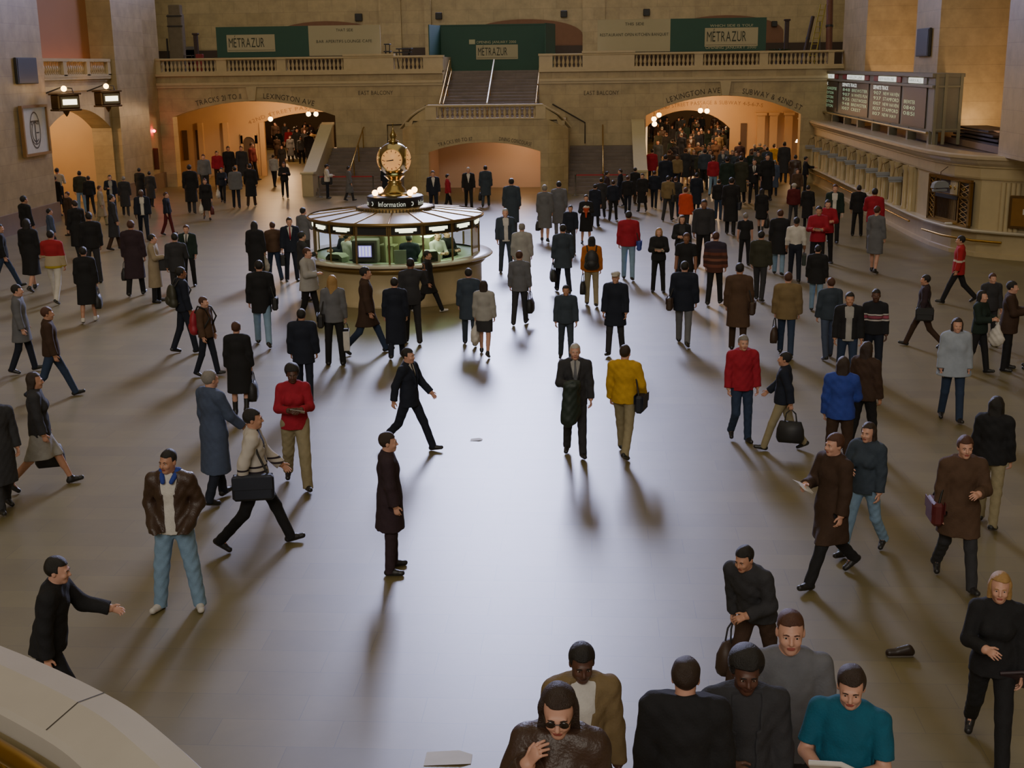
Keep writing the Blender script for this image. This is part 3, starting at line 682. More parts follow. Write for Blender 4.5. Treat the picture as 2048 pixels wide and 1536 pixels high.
def carry(bk, wh, col, label, info, W, rz, s, lv):
    m = bagmat(col); dk = mat('bag_strap', '14120f', rough=.6)
    hand = lambda k: W @ Vector(info['hands'][k])
    sg = 1 if wh.startswith('L') else -1
    n = 8 if lv else 12
    if bk in ('brief', 'tote', 'shopper', 'plastic'):
        p = hand(sg); names = dict(brief='briefcase', tote='tote_bag', shopper='shopping_bag', plastic='plastic_bag')
        r = empty(names[bk], p, rz + (PI / 2 if True else 0), label, 'bag')
        if bk == 'brief':
            b = MB(); b.cbox((0, 0, -.22), (.42, .11, .29), 0, None, .018); b.cbox((0, 0, -.12), (.43, .118, .012)); b.obj('case', m, r)
            t = MB(); t.tube([(-.07, 0, -.075), (-.06, 0, -.025), (0, 0, -.015), (.06, 0, -.025), (.07, 0, -.075)], .01, n); t.obj('handle', dk, r)
            t = MB(); t.cbox((-.12, -.061, -.13), (.03, .008, .03)); t.cbox((.12, -.061, -.13), (.03, .008, .03)); t.obj('clasp', mat('brass_fitting', 'a8873f', rough=.3, metal=1.), r)
        elif bk == 'tote':
            b = MB(); P_ = [(-.17, -.07), (.17, -.07), (.2, 0), (.17, .07), (-.17, .07), (-.2, 0)]
            vs = []; fs = []
            for z, k in ((-.52, .93), (-.46, 1.06), (-.32, 1.0), (-.2, .8)): vs += [(x * k, y * k * (1 if z < -.3 else .6), z) for x, y in P_]
            for j in range(3):
                for i in range(6): fs.append((j * 6 + i, j * 6 + (i + 1) % 6, (j + 1) * 6 + (i + 1) % 6, (j + 1) * 6 + i))
            fs += [tuple(range(6))[::-1], tuple(range(18, 24))]; b.add(vs, fs, 0, True); b.obj('pouch', m, r)
            for y in (-.03, .03):
                t = MB(); t.tube([(-.09, y, -.22), (-.07, y * .6, -.08), (0, 0, -.01), (.07, y * .6, -.08), (.09, y, -.22)], .009, n); t.obj('strap', dk, r)
        elif bk == 'shopper':
            b = MB(); x, y = .15, .06; vs = [(-x, -y, -.56), (x, -y, -.56), (x, y, -.56), (-x, y, -.56), (-x, -y, -.17), (x, -y, -.17), (x, y, -.17), (-x, y, -.17), (-x * .94, -y * .9, -.17), (x * .94, -y * .9, -.17), (x * .94, y * .9, -.17), (-x * .94, y * .9, -.17), (-x * .94, -y * .8, -.5), (x * .94, -y * .8, -.5), (x * .94, y * .8, -.5), (-x * .94, y * .8, -.5)]
            fs = [(3, 2, 1, 0)] + [(i, (i + 1) % 4, (i + 1) % 4 + 4, i + 4) for i in range(4)] + [(i + 4, (i + 1) % 4 + 4, (i + 1) % 4 + 8, i + 8) for i in range(4)] + [(i + 8, (i + 1) % 4 + 8, (i + 1) % 4 + 12, i + 12) for i in range(4)] + [(12, 13, 14, 15)]
            b.add(vs, fs); b.obj('paper_body', m, r); t = MB(); t.box((-x - .002, -y - .003, -.57), (-x + .05, y + .003, -.165)); t.obj('dark_side', dk, r)
            for yy in (-.055, .055):
                t = MB(); t.tube([(-.06, yy, -.18), (-.05, yy * .5, -.06), (0, 0, -.005), (.05, yy * .5, -.06), (.06, yy, -.18)], .005, 6); t.obj('string_handle', dk, r)
        else:
            f = Field(.014); f.el((0, 0, -.38), (.15, .09, .14), .05); f.el((.02, 0, -.3), (.11, .07, .13), .06); f.rc((0, 0, -.25), (0, 0, -.05), .07, .018, .06); f.wave(.008, 3)
            V, Q = f.run(); link('pouch', to_mesh('pouch', V, Q), m, r)
            t = MB(); t.tube([(-.03, 0, -.1), (-.03, 0, -.02), (0, 0, 0), (.03, 0, -.02), (.03, 0, -.1)], .012, n); t.obj('handle', m, r)
    elif bk in ('shoulder', 'duffel'):
        h = W @ Vector(info['hip'][sg]); sh = W @ Vector(info['shoulder'][-sg if wh.endswith('x') else sg])
        r = empty('shoulder_bag', h, rz + PI / 2, label, 'bag'); L = .36 if bk == 'shoulder' else .5; Hh_ = .27 if bk == 'shoulder' else .32
        b = MB(); b.cbox((0, 0, -.05), (L, .13, Hh_), 0, None, .035); b.obj('pouch', m, r)
        b = MB(); b.cbox((0, sg * -.07 if False else -.07, .02), (L * .94, .012, Hh_ * .5), 0, None, .004); b.cbox((0, .07, .02), (L * .94, .012, Hh_ * .5), 0, None, .004); b.obj('flap', m, r)
        Wi = (Matrix.Translation(h) @ Matrix.Rotation(rz + PI / 2, 4, 'Z')).inverted(); q = Wi @ sh
        t = MB(); t.tube([(-L * .4, 0, .06), Vector((-L * .25, 0, .06)).lerp(q, .55), q + Vector((0, 0, .03)), Vector((L * .25, 0, .06)).lerp(q, .55), (L * .4, 0, .06)], .014, 6); t.obj('strap', dk, r)
    elif bk == 'backpack':
        p = W @ Vector(info['back']); r = empty('backpack', p, rz, label, 'bag')
        f = Field(.013); f.el((0, .03, -.03), (.17, .1, .24), .04); f.rc((-.1, .02, -.18), (.1, .02, -.18), .09, .09, .05); V, Q = f.run(); link('pack', to_mesh('pack', V, Q), m, r)
        f = Field(.013); f.el((0, .11, -.12), (.12, .06, .1), .02); V, Q = f.run(); link('front_pocket', to_mesh('front_pocket', V, Q), m, r)
        for k in (1, -1):
            t = MB(); t.tube([(k * .1, -.02, .17), (k * .12, -.1, .3), (k * .12, -.25, .26), (k * .13, -.34, .08), (k * .15, -.22, -.12), (k * .12, -.04, -.2)], .018, 6); t.obj('strap', dk, r)
    elif bk in ('paper', 'news', 'cup', 'flowers', 'phone', 'drape'):
        if wh == 'B': p = (hand(1) + hand(-1)) / 2
        else: p = hand(sg)
        if bk == 'paper':
            r = empty('paper_sheet', p, rz, label, 'paper'); b = MB(); T = Matrix.Rotation(R_(-28), 4, 'X') @ Matrix.Rotation(R_(12), 4, 'Y')
            b.add([(-.12, -.08, .0), (0, -.085, .014), (.12, -.075, 0), (-.12, .075, .012), (0, .07, .028), (.12, .08, .01), ], [(0, 1, 4, 3), (1, 2, 5, 4)], 0, True, T); b.obj('sheet', m, r)
            b = MB(); b.cbox((.03, .0, .0), (.2, .13, .004), 0, T); b.obj('sheet', m, r)
        elif bk == 'news':
            r = empty('newspaper', p, rz, label, 'newspaper'); T = Matrix.Rotation(R_(-50), 4, 'X'); b = MB()
            for i in range(4): b.add([(-.17, -.13, i * .007), (0, -.14, .02 + i * .009), (.17, -.12, .002 + i * .006), (-.17, .13, .004 + i * .007), (0, .13, .026 + i * .009), (.17, .14, i * .007)], [(0, 1, 4, 3), (1, 2, 5, 4)], 0, True, T)
            b.obj('pages', m, r); b = MB(); b.tube([T @ Vector((-.17, -.13, .01)), T @ Vector((0, -.14, .04)), T @ Vector((.17, -.12, .01))], .016, 8); b.obj('fold', m, r)
        elif bk == 'cup':
            r = empty('paper_cup', p + Vector((0, 0, .0)), rz, label, 'cup'); b = MB(); b.lathe([(.028, -.04), (.038, .06), (.04, .062)], n=14); b.obj('cup_wall', m, r); b = MB(); b.lathe([(.041, .06), (.041, .07), (.034, .076)], n=14); b.obj('lid', m, r)
        elif bk == 'flowers':
            r = empty('bouquet', p, rz, label, 'bouquet'); b = MB(); b.lathe([(.02, -.2), (.04, -.05), (.11, .1), (.115, .12)], n=14, caps=False); b.obj('wrapping', m, r)
            pm = mat('petals_pale', 'd8cfc4', rough=.7)
            for i in range(9):
                b = MB(); a = i * 2.4; q = .09 * math.sqrt(i / 9); b.ball((q * math.cos(a), q * math.sin(a), .13 + .02 * math.cos(i)), .036, 10); b.ball((q * math.cos(a), q * math.sin(a) - .012, .15), .024, 8); b.obj('blossom', pm, r)
        elif bk == 'phone':
            r = empty('mobile_phone', p, rz, label, 'phone'); b = MB(); T = Matrix.Rotation(R_(25), 4, 'X'); b.cbox((0, 0, 0), (.05, .028, .15), 0, T, .008); b.obj('handset', m, r); b = MB(); b.tube([T @ Vector((.018, 0, .07)), T @ Vector((.018, 0, .15))], .005, 6); b.obj('aerial', dk, r)
        else:
            r = empty('draped_coat', p, rz, label, 'coat'); f = Field(.014); f.el((0, .02, .0), (.12, .13, .06), .05); f.rc((-.02, -.03, -.02), (-.05, -.02, -.5), .1, .13, .06, (0, 1, 0), 1.6); f.rc((.05, .05, 0), (.04, .06, -.42), .07, .1, .06, (0, 1, 0), 1.5); f.wave(.008, 2); V, Q = f.run(); link('cloth', to_mesh('cloth', V, Q), m, r)
            b = MB(); b.tube([(-.09, -.04, .03), (0, -.06, .07), (.09, -.03, .03)], .03, 8); b.obj('collar', m, r)
def stripes_mat(name, base, bands):
    """knitted stripes that run round the garment; bands = (height, colour) steps"""
    m = bpy.data.materials.new(name); m.use_nodes = True; nt = m.node_tree; N = nt.nodes; L = nt.links; b = N['Principled BSDF']; b.inputs['Roughness'].default_value = .9
    tc = N.new('ShaderNodeTexCoord'); sx = N.new('ShaderNodeSeparateXYZ'); mr = N.new('ShaderNodeMapRange'); cr = N.new('ShaderNodeValToRGB')
    L.new(tc.outputs['Object'], sx.inputs[0]); mr.inputs[1].default_value = .7; mr.inputs[2].default_value = 1.7; L.new(sx.outputs[2], mr.inputs[0]); L.new(mr.outputs[0], cr.inputs[0]); L.new(cr.outputs[0], b.inputs['Base Color'])
    cr.color_ramp.interpolation = 'CONSTANT'; e = cr.color_ramp.elements; e[0].position = 0; e[0].color = lin(base); e[1].position = (bands[0][0] - .7); e[1].color = lin(bands[0][1])
    for z, c in bands[1:]: q = e.new(z - .7); q.color = lin(c)
    return m
SPECIAL = {'stripe': lambda: stripes_mat('striped_knit', '121218', [(1.20, 'c8c0bc'), (1.225, '121218'), (1.24, 'a04a60'), (1.30, '121218'), (1.312, 'c8c0bc'), (1.335, '121218')]),
           'rust': lambda: stripes_mat('rust_striped_wool', '4a261d', [(.95, '6b3a2c'), (1.02, '3a1e18'), (1.1, '7a4a3a'), (1.16, '3f221b'), (1.24, '6b3a2c'), (1.31, '3a2630'), (1.4, '2a2233')]),
           'whitestripe': lambda: stripes_mat('white_jacket_stripes', 'bdb5aa', [(.98, '241a24'), (1.005, 'bdb5aa'), (1.045, '241a24'), (1.07, 'c4bdb4')]),
           'redband': lambda: stripes_mat('red_jacket_white_band', 'a3121f', [(1.08, 'cfc4b8'), (1.13, 'a3121f')]),
           'redyellow': lambda: stripes_mat('red_white_yellow_jacket', 'b09a20', [(.92, 'b8a88a'), (1.16, '9a1320')])}
# ------------------------------------------------------------------ the concourse
ST = blocks('stone_cross', 'bca87c', 'b09c70', (0, 2), 1.35, .62, rough=.42, mcol='6f6048')
SX = blocks('stone_long', 'b09c74', 'a69268', (1, 2), 1.35, .62, rough=.42, mcol='6f6048')
MARB = mat('cream_marble', 'c0ae86', rough=.32, var=.16, scale=3, bump=.02)
MARBD = mat('brown_marble', '7a6450', rough=.35, var=.2, scale=3)
TAN = mat('passage_plaster', 'c2a070', rough=.55, var=.08, scale=1.2)
WARMW = mat('warm_wall', 'b98a58', rough=.7, var=.1, scale=.8)
STEP = blocks('stair_marble', '75675c', '6c5e54', (0, 2), 2.2, .3, rough=.45, mcol='5a4e44')
BRASS = mat('brass', 'b08a3c', rough=.25, metal=1., var=.12, scale=10)
BRONZE = mat('bronze', '6b5230', rough=.38, metal=.9, var=.2, scale=8)
DARK = mat('dark_metal', '24211e', rough=.5, var=.15)
BLACK = mat('black_paint', '15130f', rough=.5, var=.1)
LETTER = mat('incised_lettering', '3c3122', rough=.7, var=.1)
FLOOR = blocks('marble_floor', '766b45', '6b613f', (0, 1), 1.12, .46, rough=.4, mort=.0025, mcol='4f473a', spec=.7, var=.12, bump=.06, offs=.37)
LX, RX, EY = -21.1, 11.9, 62.5
def flat(m): return m
fl = MB(); fl.box((-32, -4, -.3), (22, 116, 0)); fl.obj('floor', FLOOR, kind='structure')
def arch_z(u, a, b, zs, za):
    m = (a + b) / 2; w = (b - a) / 2; h = za - zs; R = (w * w + h * h) / (2 * h); return za - R + math.sqrt(max(0, R * R - (u - m) ** 2))
def wall_run(mb, T, u0, u1, z0, z1, th, arches=(), mi=0):
    """upright wall with segmental arches; T maps (along, depth, up)"""
    def bx(a, b, c, d):
        if b - a > 1e-4 and d - c > 1e-4:
            vs = [T(u, w, z) for z in (c, d) for u, w in ((a, 0), (b, 0), (b, th), (a, th))]
            mb.add(vs, [(3, 2, 1, 0), (4, 5, 6, 7), (0, 1, 5, 4), (1, 2, 6, 5), (2, 3, 7, 6), (3, 0, 4, 7)], mi)
    u = u0
    for a, b, zs, za in arches:
        bx(u, a, z0, z1); n = 28
        for i in range(n):
            p, q = a + (b - a) * i / n, a + (b - a) * (i + 1) / n; zp, zq = arch_z(p, a, b, zs, za), arch_z(q, a, b, zs, za)
            vs = [T(p, 0, zp), T(q, 0, zq), T(q, th, zq), T(p, th, zp), T(p, 0, z1), T(q, 0, z1), T(q, th, z1), T(p, th, z1)]
            mb.add(vs, [(3, 2, 1, 0), (4, 5, 6, 7), (0, 1, 5, 4), (2, 3, 7, 6)], mi)
        u = b
    bx(u, u1, z0, z1)
TY = lambda Y: (lambda u, w, z: (u, Y + w, z))
TX = lambda X, sg: (lambda u, w, z: (X + sg * w, u, z))
# ---- left (north) side
w = MB()
wall_run(w, TX(LX, -1), -4, 48.3, 0, 30, 1.2); wall_run(w, TX(LX, -1), 55.8, 59.6, 0, 30, 2.4); wall_run(w, TX(LX - .5, -1), 59.6, EY + .6, 0, 30, 2.)
wall_run(w, TX(LX - .35, -1), 48.3, 55.8, 0, 5.5, .9, [(48.45, 55.6, 3.25, 4.2)])
w.box((LX - 2.9, 48.3, 5.3), (LX - .3, 55.8, 5.5))
w.box((LX - 2.5, 46.9, 0), (LX - 1.15, 48.3, 30))
wl = w.obj('wall_left', SX, kind='structure')
w = MB(); w.box((LX - 3.0, 47.8, 5.5), (LX - 2.6, 59, 30)) if False else w.box((LX - 1.5, 48.3, 5.5), (LX - 1.1, 55.8, 30)); w.obj('wall_alcove_left', mat('alcove_orange', '9a6a3c', rough=.7, var=.08, scale=.8), kind='structure')
w = MB(); w.box((LX - .12, 20, 0), (LX + .1, 48.35, .75)); w.box((LX - .1, 55.75, 0), (LX + .1, 59.65, .75)); w.box((LX - .6, 59.6, 0), (LX - .38, EY, .75)); w.obj('baseboard_left', MARBD, kind='structure')
w = MB()
for z0, z1, o in ((4.95, 5.15, .1), (5.4, 5.52, .16)): w.box((LX - .5, 48.3, z0), (LX - .35 + o, 55.8, z1))
w.obj('trim_1', MARB, kind='structure')
# corridor seen through the left arch
w = MB()
w.box((-34, 55.62, 0), (LX - 1.25, 55.95, 6)); w.box((-34, 48.0, 0), (-30.5, 55.9, 6)); w.box((-34, 44.6, 4.35), (LX - 1.25, 55.9, 4.6))
w.box((-25.7, 48.0, 0), (-25.1, 48.9, 3.2)); w.box((-23.4, 48.0, 0), (-22.6, 48.35, 3.2)); w.box((-34, 47.7, 0), (-25.7, 48.2, 4.4))
wall_run(w, lambda u, d, z: (u, 48.3 - d, z), -25.3, -22.6, 3.0, 4.4, .3, [(-25.1, -22.8, 3.05, 3.4)])
w.obj('wall_corridor_left', TAN, kind='structure')
# ---- east end wall with the passage arches
ARL = (-20.95, -12.75, 3.45, 4.18); ARR = (2.55, 10.0, 3.3, 4.2)
w = MB()
wall_run(w, TY(EY), LX - .5, -12.75 + .4, 0, 5.5, .7, [ARL]); wall_run(w, TY(EY), -12.35, -7.35, 0, 5.5, .5); wall_run(w, TY(EY), -2.65, 2.2, 0, 5.5, .5)
wall_run(w, TY(EY), 2.2, RX + .3, 0, 5.5, .7, [ARR])
we = w.obj('wall_back', ST, kind='structure')
for nm_, xa_ in (('wall_stair_left', -7.6), ('wall_stair_right', -2.65)): w = MB(); w.box((xa_, 63.0, 0), (xa_ + .25, 66.4, 6.2)); w.obj(nm_, ST, kind='structure')
def arc_text(mb, t, a, b, zs, za, off, size, ua, ub, Y):
    """letters following an arch between two stations along the wall"""
    lay, wd = text_layout(t, size); k = (ub - ua) / wd
    for ch, x in lay:
        v, f, gw = glyph(ch); uc = ua + (x + gw * size / 2) * k; z = arch_z(uc, a, b, zs, za) + off; dz = (arch_z(uc + .05, a, b, zs, za) - arch_z(uc - .05, a, b, zs, za)) / .1; al = math.atan(dz)
        mb.add([(uc + ((p[0] - gw / 2) * math.cos(al) * k - p[1] * math.sin(al)) * size, Y, z + ((p[0] - gw / 2) * math.sin(al) + p[1] * math.cos(al)) * size) for p in v], f)
def ux(x, y, Y): return at_y(x, y, Y).x
for t, a, xa, xb in (('TRACKS 21 TO 11', ARL, 392, 483), ('LEXINGTON AVE', ARL, 527, 627), ('LEXINGTON AVE', ARR, 1335, 1440), ('SUBWAY & 42ND ST', ARR, 1484, 1602)):
    m = MB(); arc_text(m, t, *a, .14, .26, ux(xa, 200, EY), ux(xb, 200, EY), EY - .012); m.obj('inscription', LETTER, we)
for xa, xb in ((717, 786), (1168, 1238)):
    m = MB(); u0, u1 = ux(xa, 187, EY), ux(xb, 187, EY); z = at_y(xa, 190, EY).z; text_mb(m, 'EAST BALCONY', .2, lambda u, v: (u0 + u, EY - .012, z + v), align='l', width=u1 - u0); m.obj('inscription', LETTER, we)
w = MB()
for x0, x1 in ((LX - .5, -7.35), (-2.65, RX)):
    for z0, z1, o in ((4.86, 4.98, .08), (4.98, 5.1, .14), (5.42, 5.56, .18)): w.box((x0, EY - o, z0), (x1, EY + .1, z1))
for xc in (505, 1450): u = ux(xc, 190, EY); w.prism([(u - .16, 4.22), (u + .16, 4.22), (u + .26, 4.86), (u - .26, 4.86)], EY - .2, EY + .1)
w.obj('trim_2', MARB, kind='structure')
w = MB(); w.box((-26, 69.85, 5.5), (17, 70.02, 6.75)); w.obj('balcony_shade_strip', mat('painted_shade_brown', '3a2a1e', rough=.6), kind='structure')  # dark strip painted in for the shade seen between the balusters
w = MB(); w.box((-24, EY + .4, 5.3), (-7.36, 70, 5.5)); w.box((-2.64, EY + .4, 5.3), (15, 70, 5.5)); w.box((-7.4, 65.4, 5.3), (-2.6, 70, 5.5)); w.obj('floor_balcony', MARB, kind='structure')
# ---- upper east wall, its doorways and the great windows
w = MB(); WIN = [(-20.6, -13.0), (-9.4, -1.2), (2.4, 10.0)]; u = -26
for a, b in WIN: w.box((u, 70, 5.3), (a, 70.8, 31)); w.box((a, 70, 5.3), (b, 70.8, 9.5)); w.box((a, 70, 27), (b, 70.8, 31)); u = b
w.box((u, 70, 5.3), (17, 70.8, 31))
for a, b in ((-11.6, -10.4), (-.6, .6)): w.box((a, 69.75, 5.5), (b, 70.1, 31))
w.box((-9.1, 69.6, 5.5), (-8.75, 70.1, 31))
w.obj('wall_back_upper', ST, kind='structure')
for i, ((a, b), s) in enumerate(zip(WIN, (1.8, 19.0, .5))):
    m = MB(); m.box((a, 70.3, 9.5), (b, 70.4, 27)); o = m.obj('window_%d' % (i + 1), glow('daylight_%d' % i, 'c6caff', s), kind='structure')
    m = MB()
    for k in range(1, 4): x = a + (b - a) * k / 4; m.box((x - .12, 70.05, 9.5), (x + .12, 70.3, 27))
    for k in range(1, 6): z = 9.5 + 17.5 * k / 6; m.box((a, 70.05, z - .07), (b, 70.3, z + .07))
    m.obj('mullions', DARK, o)
ARCHD = mat('doorway_arch', '7d573f', rough=.7, var=.12)
for i, (xc, ztop) in enumerate(((650, 8.2), (1050, 8.15), (1450, 8.2))):
    u = ux(xc, 40, 70); m = MB(); n = 24; hw = 3.1; P_ = [(u + hw * math.cos(PI * k / n), 7.3 + (ztop - 7.3) * math.sin(PI * k / n)) for k in range(n + 1)]
    m.prism(P_, 69.93, 70.02); m.box((u - hw, 69.93, 5.5), (u + hw, 70.02, 7.3)); m.obj('trim_%d' % (3 + i), ARCHD, kind='structure')
# ---- right (south) side
w = MB()
for a, b in ((57.6, 62.9), (45.6, 48.9)): w.box((RX, a, 0), (RX + 3, b, 30))
w.box((RX, 34, 2.99), (RX + 3, 38.2, 30)); w.box((RX + 2.5, -4, 0), (RX + 3, 36.6, 30))
w.box((RX, 38.2, 0), (RX + .9, 57.6, 2.6)); w.obj('wall_right', SX, kind='structure')
w = MB(); w.box((RX + 2.6, 37, 2.4), (RX + 3.1, 58, 30)); w.obj('wall_alcove_right', mat('alcove_tan', 'b8966a', rough=.7, var=.08, scale=.8), kind='structure')
w = MB(); w.prism([(10.9, 66), (10.9, 42.6), (11.2, 40.9), (11.6, 39.6), (12.1, 38.7), (12.9, 38.2), (14.9, 38.1), (14.9, 66)], 2.6, 2.95, 'z'); w.obj('ceiling_ticket_office', mat('office_roof', '5a4a3e', rough=.8), kind='structure')
# ---- passages
def passage(side, x0, x1, ar, xi0, xi1, arch, far):
    w = MB(); w.box((x0 - .4, EY + .7, 0), (x0, 69, 4.5)); w.box((x1, EY + .7, 0), (x1 + .4, 69, 4.5)); w.box((x0 - .4, EY + .7, 4.4), (x1 + .4, 69.3, 4.7))
    wall_run(w, TY(69), x0 - .3, x1 + .3, 0, 4.5, .5, [arch]); o = w.obj('wall_vestibule_' + side, TAN, kind='structure')
    w = MB(); a, b = xi0, xi1; w.box((a - .3, 69.5, 0), (a, far, 3.7)); w.box((b, 69.5, 0), (b + .3, far, 3.7)); w.box((a - .3, 69.5, 3.55), (b + .3, far, 3.8)); w.box((a - .3, far, 0), (b + .3, far + .3, 3.8))
    w.box((a, 69.45, 0), (x0 - .3, 69.5, 3.7)) if a < x0 - .3 else None; w.box((x1 + .2, 69.45, 0), (b, 69.5, 3.7)) if b > x1 + .2 else None
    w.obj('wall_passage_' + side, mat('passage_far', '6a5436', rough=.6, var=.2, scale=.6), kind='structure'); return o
vl = passage('left', -23.6, -11.0, ARL, -32, -11.3, (-18.25, -11.5, 2.85, 3.42), 100)
vr = passage('right', 2.2, 12.2, ARR, 2.5, 13, (2.7, 7.35, 2.3, 3.3), 104)
m = MB(); arc_text(m, '42ND STREET PASSAGE', -18.25, -11.5, 2.85, 3.42, .16, .2, ux(497, 230, 69), ux(650, 222, 69), 68.985); m.obj('inscription', mat('incised_passage', '8a6a44', rough=.7), vl)
m = MB(); arc_text(m, '42ND STREET PASSAGE & SUBWAY 4-5-6-7-S', 2.0, 11.0, 2.9, 3.5, .1, .2, ux(1315, 215, 69), ux(1525, 215, 69), 68.985); m.obj('inscription', MATS['incised_passage'], vr)
w = MB(); u0, u1 = ux(488, 300, 69), ux(512, 300, 69)
w.box((u0 - .12, 68.86, 0), (u0, 69, 2.2)); w.box((u1, 68.86, 0), (u1 + .12, 69, 2.2)); wall_run(w, TY(68.86), u0 - .12, u1 + .12, 1.75, 2.3, .14, [(u0, u1, 1.8, 2.12)])
for xp in (345 + 60, 455, 512 + 16): u = ux(xp, 300, 69); w.box((u - .14, 68.8, 0), (u + .14, 69, 2.9))
w.obj('trim_6', TAN, kind='structure')
m = MB(); m.box((u0, 68.95, 0), (u1, 69.0, 2.1)); m.obj('door_1', mat('doorway_dark', '4a3a28', rough=.6), kind='structure')
m = MB()
for xp in (370, 397): u = ux(xp, 290, 68.9); m.box((u - .14, 68.93, .9), (u + .14, 68.99, 2.5))
m.obj('window_4', mat('slit_window', '4e3b26', rough=.4), kind='structure')
w = MB()
for xp in (1545, 1575, 1520): u = ux(xp, 300, 68.8); w.box((u - .2, 68.7, 0), (u + .2, 69, 3.1)); w.box((u - .28, 68.62, 3.0), (u + .28, 69, 3.15))
w.obj('trim_7', TAN, kind='structure')
m = MB(); u = ux(1487, 260, 69); m.box((u - .16, 68.93, 1.0), (u + .16, 68.99, 2.6)); m.obj('window_5', MATS['slit_window'], kind='structure')
m = MB(); m.box((2.75, 70, .1), (2.95, 84, 2.9)); m.obj('window_6', glow('shop_window', 'ffd9a0', 1.1), kind='structure')
# ---- middle block that carries the landing, with the track arch through it
LB = (-8.75, -1.15); FY = 57.5; AC = (-7.5, -2.4, 1.95, 2.38)
w = MB(); wall_run(w, TY(FY), -7.75, -2.2, 0, 3.42, .5, [AC])
def wing(sg):
    xs = [-2.2 + 1.05 * k / 8 for k in range(9)] if sg > 0 else [-7.75 - 1.0 * k / 8 for k in range(9)]
    for i in range(8):
        k0, k1 = i / 8, (i + 1) / 8; y0, y1 = FY + .55 * k0 ** 2.2, FY + .55 * k1 ** 2.2; z0, z1 = 3.42 - .5 * k0 ** 1.15, 3.42 - .5 * k1 ** 1.15
        vs = [(xs[i], y0, 0), (xs[i + 1], y1, 0), (xs[i + 1], y1 + .5, 0), (xs[i], y0 + .5, 0), (xs[i], y0, z0), (xs[i + 1], y1, z1), (xs[i + 1], y1 + .5, z1), (xs[i], y0 + .5, z0)]
        w.add(vs, [(3, 2, 1, 0), (4, 5, 6, 7), (0, 1, 5, 4), (2, 3, 7, 6)] + ([(1, 2, 6, 5)] if i == 7 else []))
wing(1); wing(-1)
w.box((-8.75, FY + .7, 0), (-8.4, EY, 2.95)); w.box((-1.5, FY + .7, 0), (-1.15, EY, 2.95)); w.box((-8.6, FY + .4, 3.1), (-1.3, EY + .2, 3.3))
w.box((-7.8, FY + .5, 2.42), (-2.1, EY, 2.6)); wb = w.obj('wall_landing', ST, kind='structure')
m = MB(); arc_text(m, 'TRACKS 100 TO 117', *AC, .1, .17, ux(877, 290, FY), ux(945, 280, FY), FY - .012); m.obj('inscription', LETTER, wb)
m = MB(); arc_text(m, 'DINING CONCOURSE', *AC, .1, .17, ux(998, 280, FY), ux(1062, 290, FY), FY - .012); m.obj('inscription', LETTER, wb)
w = MB(); w.box((-7.7, 61.2, 0), (-2.2, 61.5, 2.6)); w.box((-7.75, FY + .5, 0), (-7.5, 61.3, 2.6)); w.box((-2.4, FY + .5, 0), (-2.15, 61.3, 2.6)); w.obj('wall_track_lobby', mat('lobby_wall', 'cdb094', rough=.6, var=.06, scale=1), kind='structure')
# ---- balustrades
def baluster_mesh(h):
    b = MB(); b.box((-.07, -.07, 0), (.07, .07, .05 * h)); b.box((-.07, -.07, .94 * h), (.07, .07, h))
    b.lathe([(.05, .05 * h), (.065, .12 * h), (.04, .2 * h), (.05, .24 * h), (.085, .42 * h), (.06, .62 * h), (.036, .78 * h), (.05, .84 * h), (.04, .88 * h), (.06, .94 * h)], n=10, caps=False); return b.mesh('baluster')
BALM = {}
def balusters(root, pts, h, m=MARB):
    if h not in BALM: BALM[h] = baluster_mesh(h)
    for p in pts: link('baluster', BALM[h], m, root, loc=p)
def balcony_rail(label, bays, solids, x0, x1):
    r = empty('balustrade', (x0, EY + .2, 5.56), 0, label, 'balustrade'); o = Vector(r.location)
    b = MB(); b.box((0, -.24, 0), (x1 - x0, .2, .07)); b.obj('plinth', MARB, r)
    b = MB(); b.cbox(((x1 - x0) / 2, -.02, .665), (x1 - x0, .46, .1), 0, None, .03); b.obj('handrail', MARB, r)
    for xa, xb, n in bays:
        ua, ub = ux(xa, 125, EY) - x0, ux(xb, 125, EY) - x0
        balusters(r, [(ua + (ub - ua) * (i + .5) / n, -.02, .07) for i in range(n)], .55)
    for xa, xb, dz in solids:
        ua, ub = ux(xa, 125, EY) - x0, ux(xb, 125, EY) - x0; b = MB(); b.box((ua, -.22, .0), (ub, .18, .66 + dz)); b.box((ua - .03, -.27, .62 + dz), (ub + .03, .23, .72 + dz)); b.obj('pedestal', MARB, r)
    return r
balcony_rail('marble balustrade along the left half of the far balcony', [(320, 432, 14), (452, 553, 13), (571, 687, 14), (787, 846, 7)], [(308, 320, 0), (432, 452, 0), (553, 571, 0), (687, 787, .1), (846, 886, 0)], LX - .5, -7.35)
balcony_rail('marble balustrade along the right half of the far balcony', [(1105, 1165, 7), (1269, 1389, 14), (1406, 1519, 13), (1536, 1656, 14)], [(1078, 1105, 0), (1165, 1269, .1), (1389, 1406, 0), (1519, 1536, 0), (1656, 1668, 0)], -2.65, RX)
r = empty('balustrade', (-4.9, FY + .2, 3.4), 0, 'short marble balustrade curving over the middle track arch', 'balustrade')
b = MB(); b.box((-2.7, -.25, 0), (2.6, .2, .06)); b.obj('plinth', MARB, r)
P_ = [(-3.85, .62, -.42), (-3.6, .42, -.17), (-3.3, .2, .12), (-3.0, .08, .34), (-2.6, 0, .56), (2.6, 0, .56), (2.95, .08, .34), (3.25, .2, .14), (3.5, .4, -.15), (3.75, .62, -.45)]
b = MB(); b.sweep(P_, [(-.22, 0), (.22, 0), (.24, .06), (.2, .1), (-.2, .1), (-.24, .06)]); b.obj('handrail', MARB, r)
balusters(r, [(-2.05 + 4.3 * i / 19, 0, .06) for i in range(20)], .5)
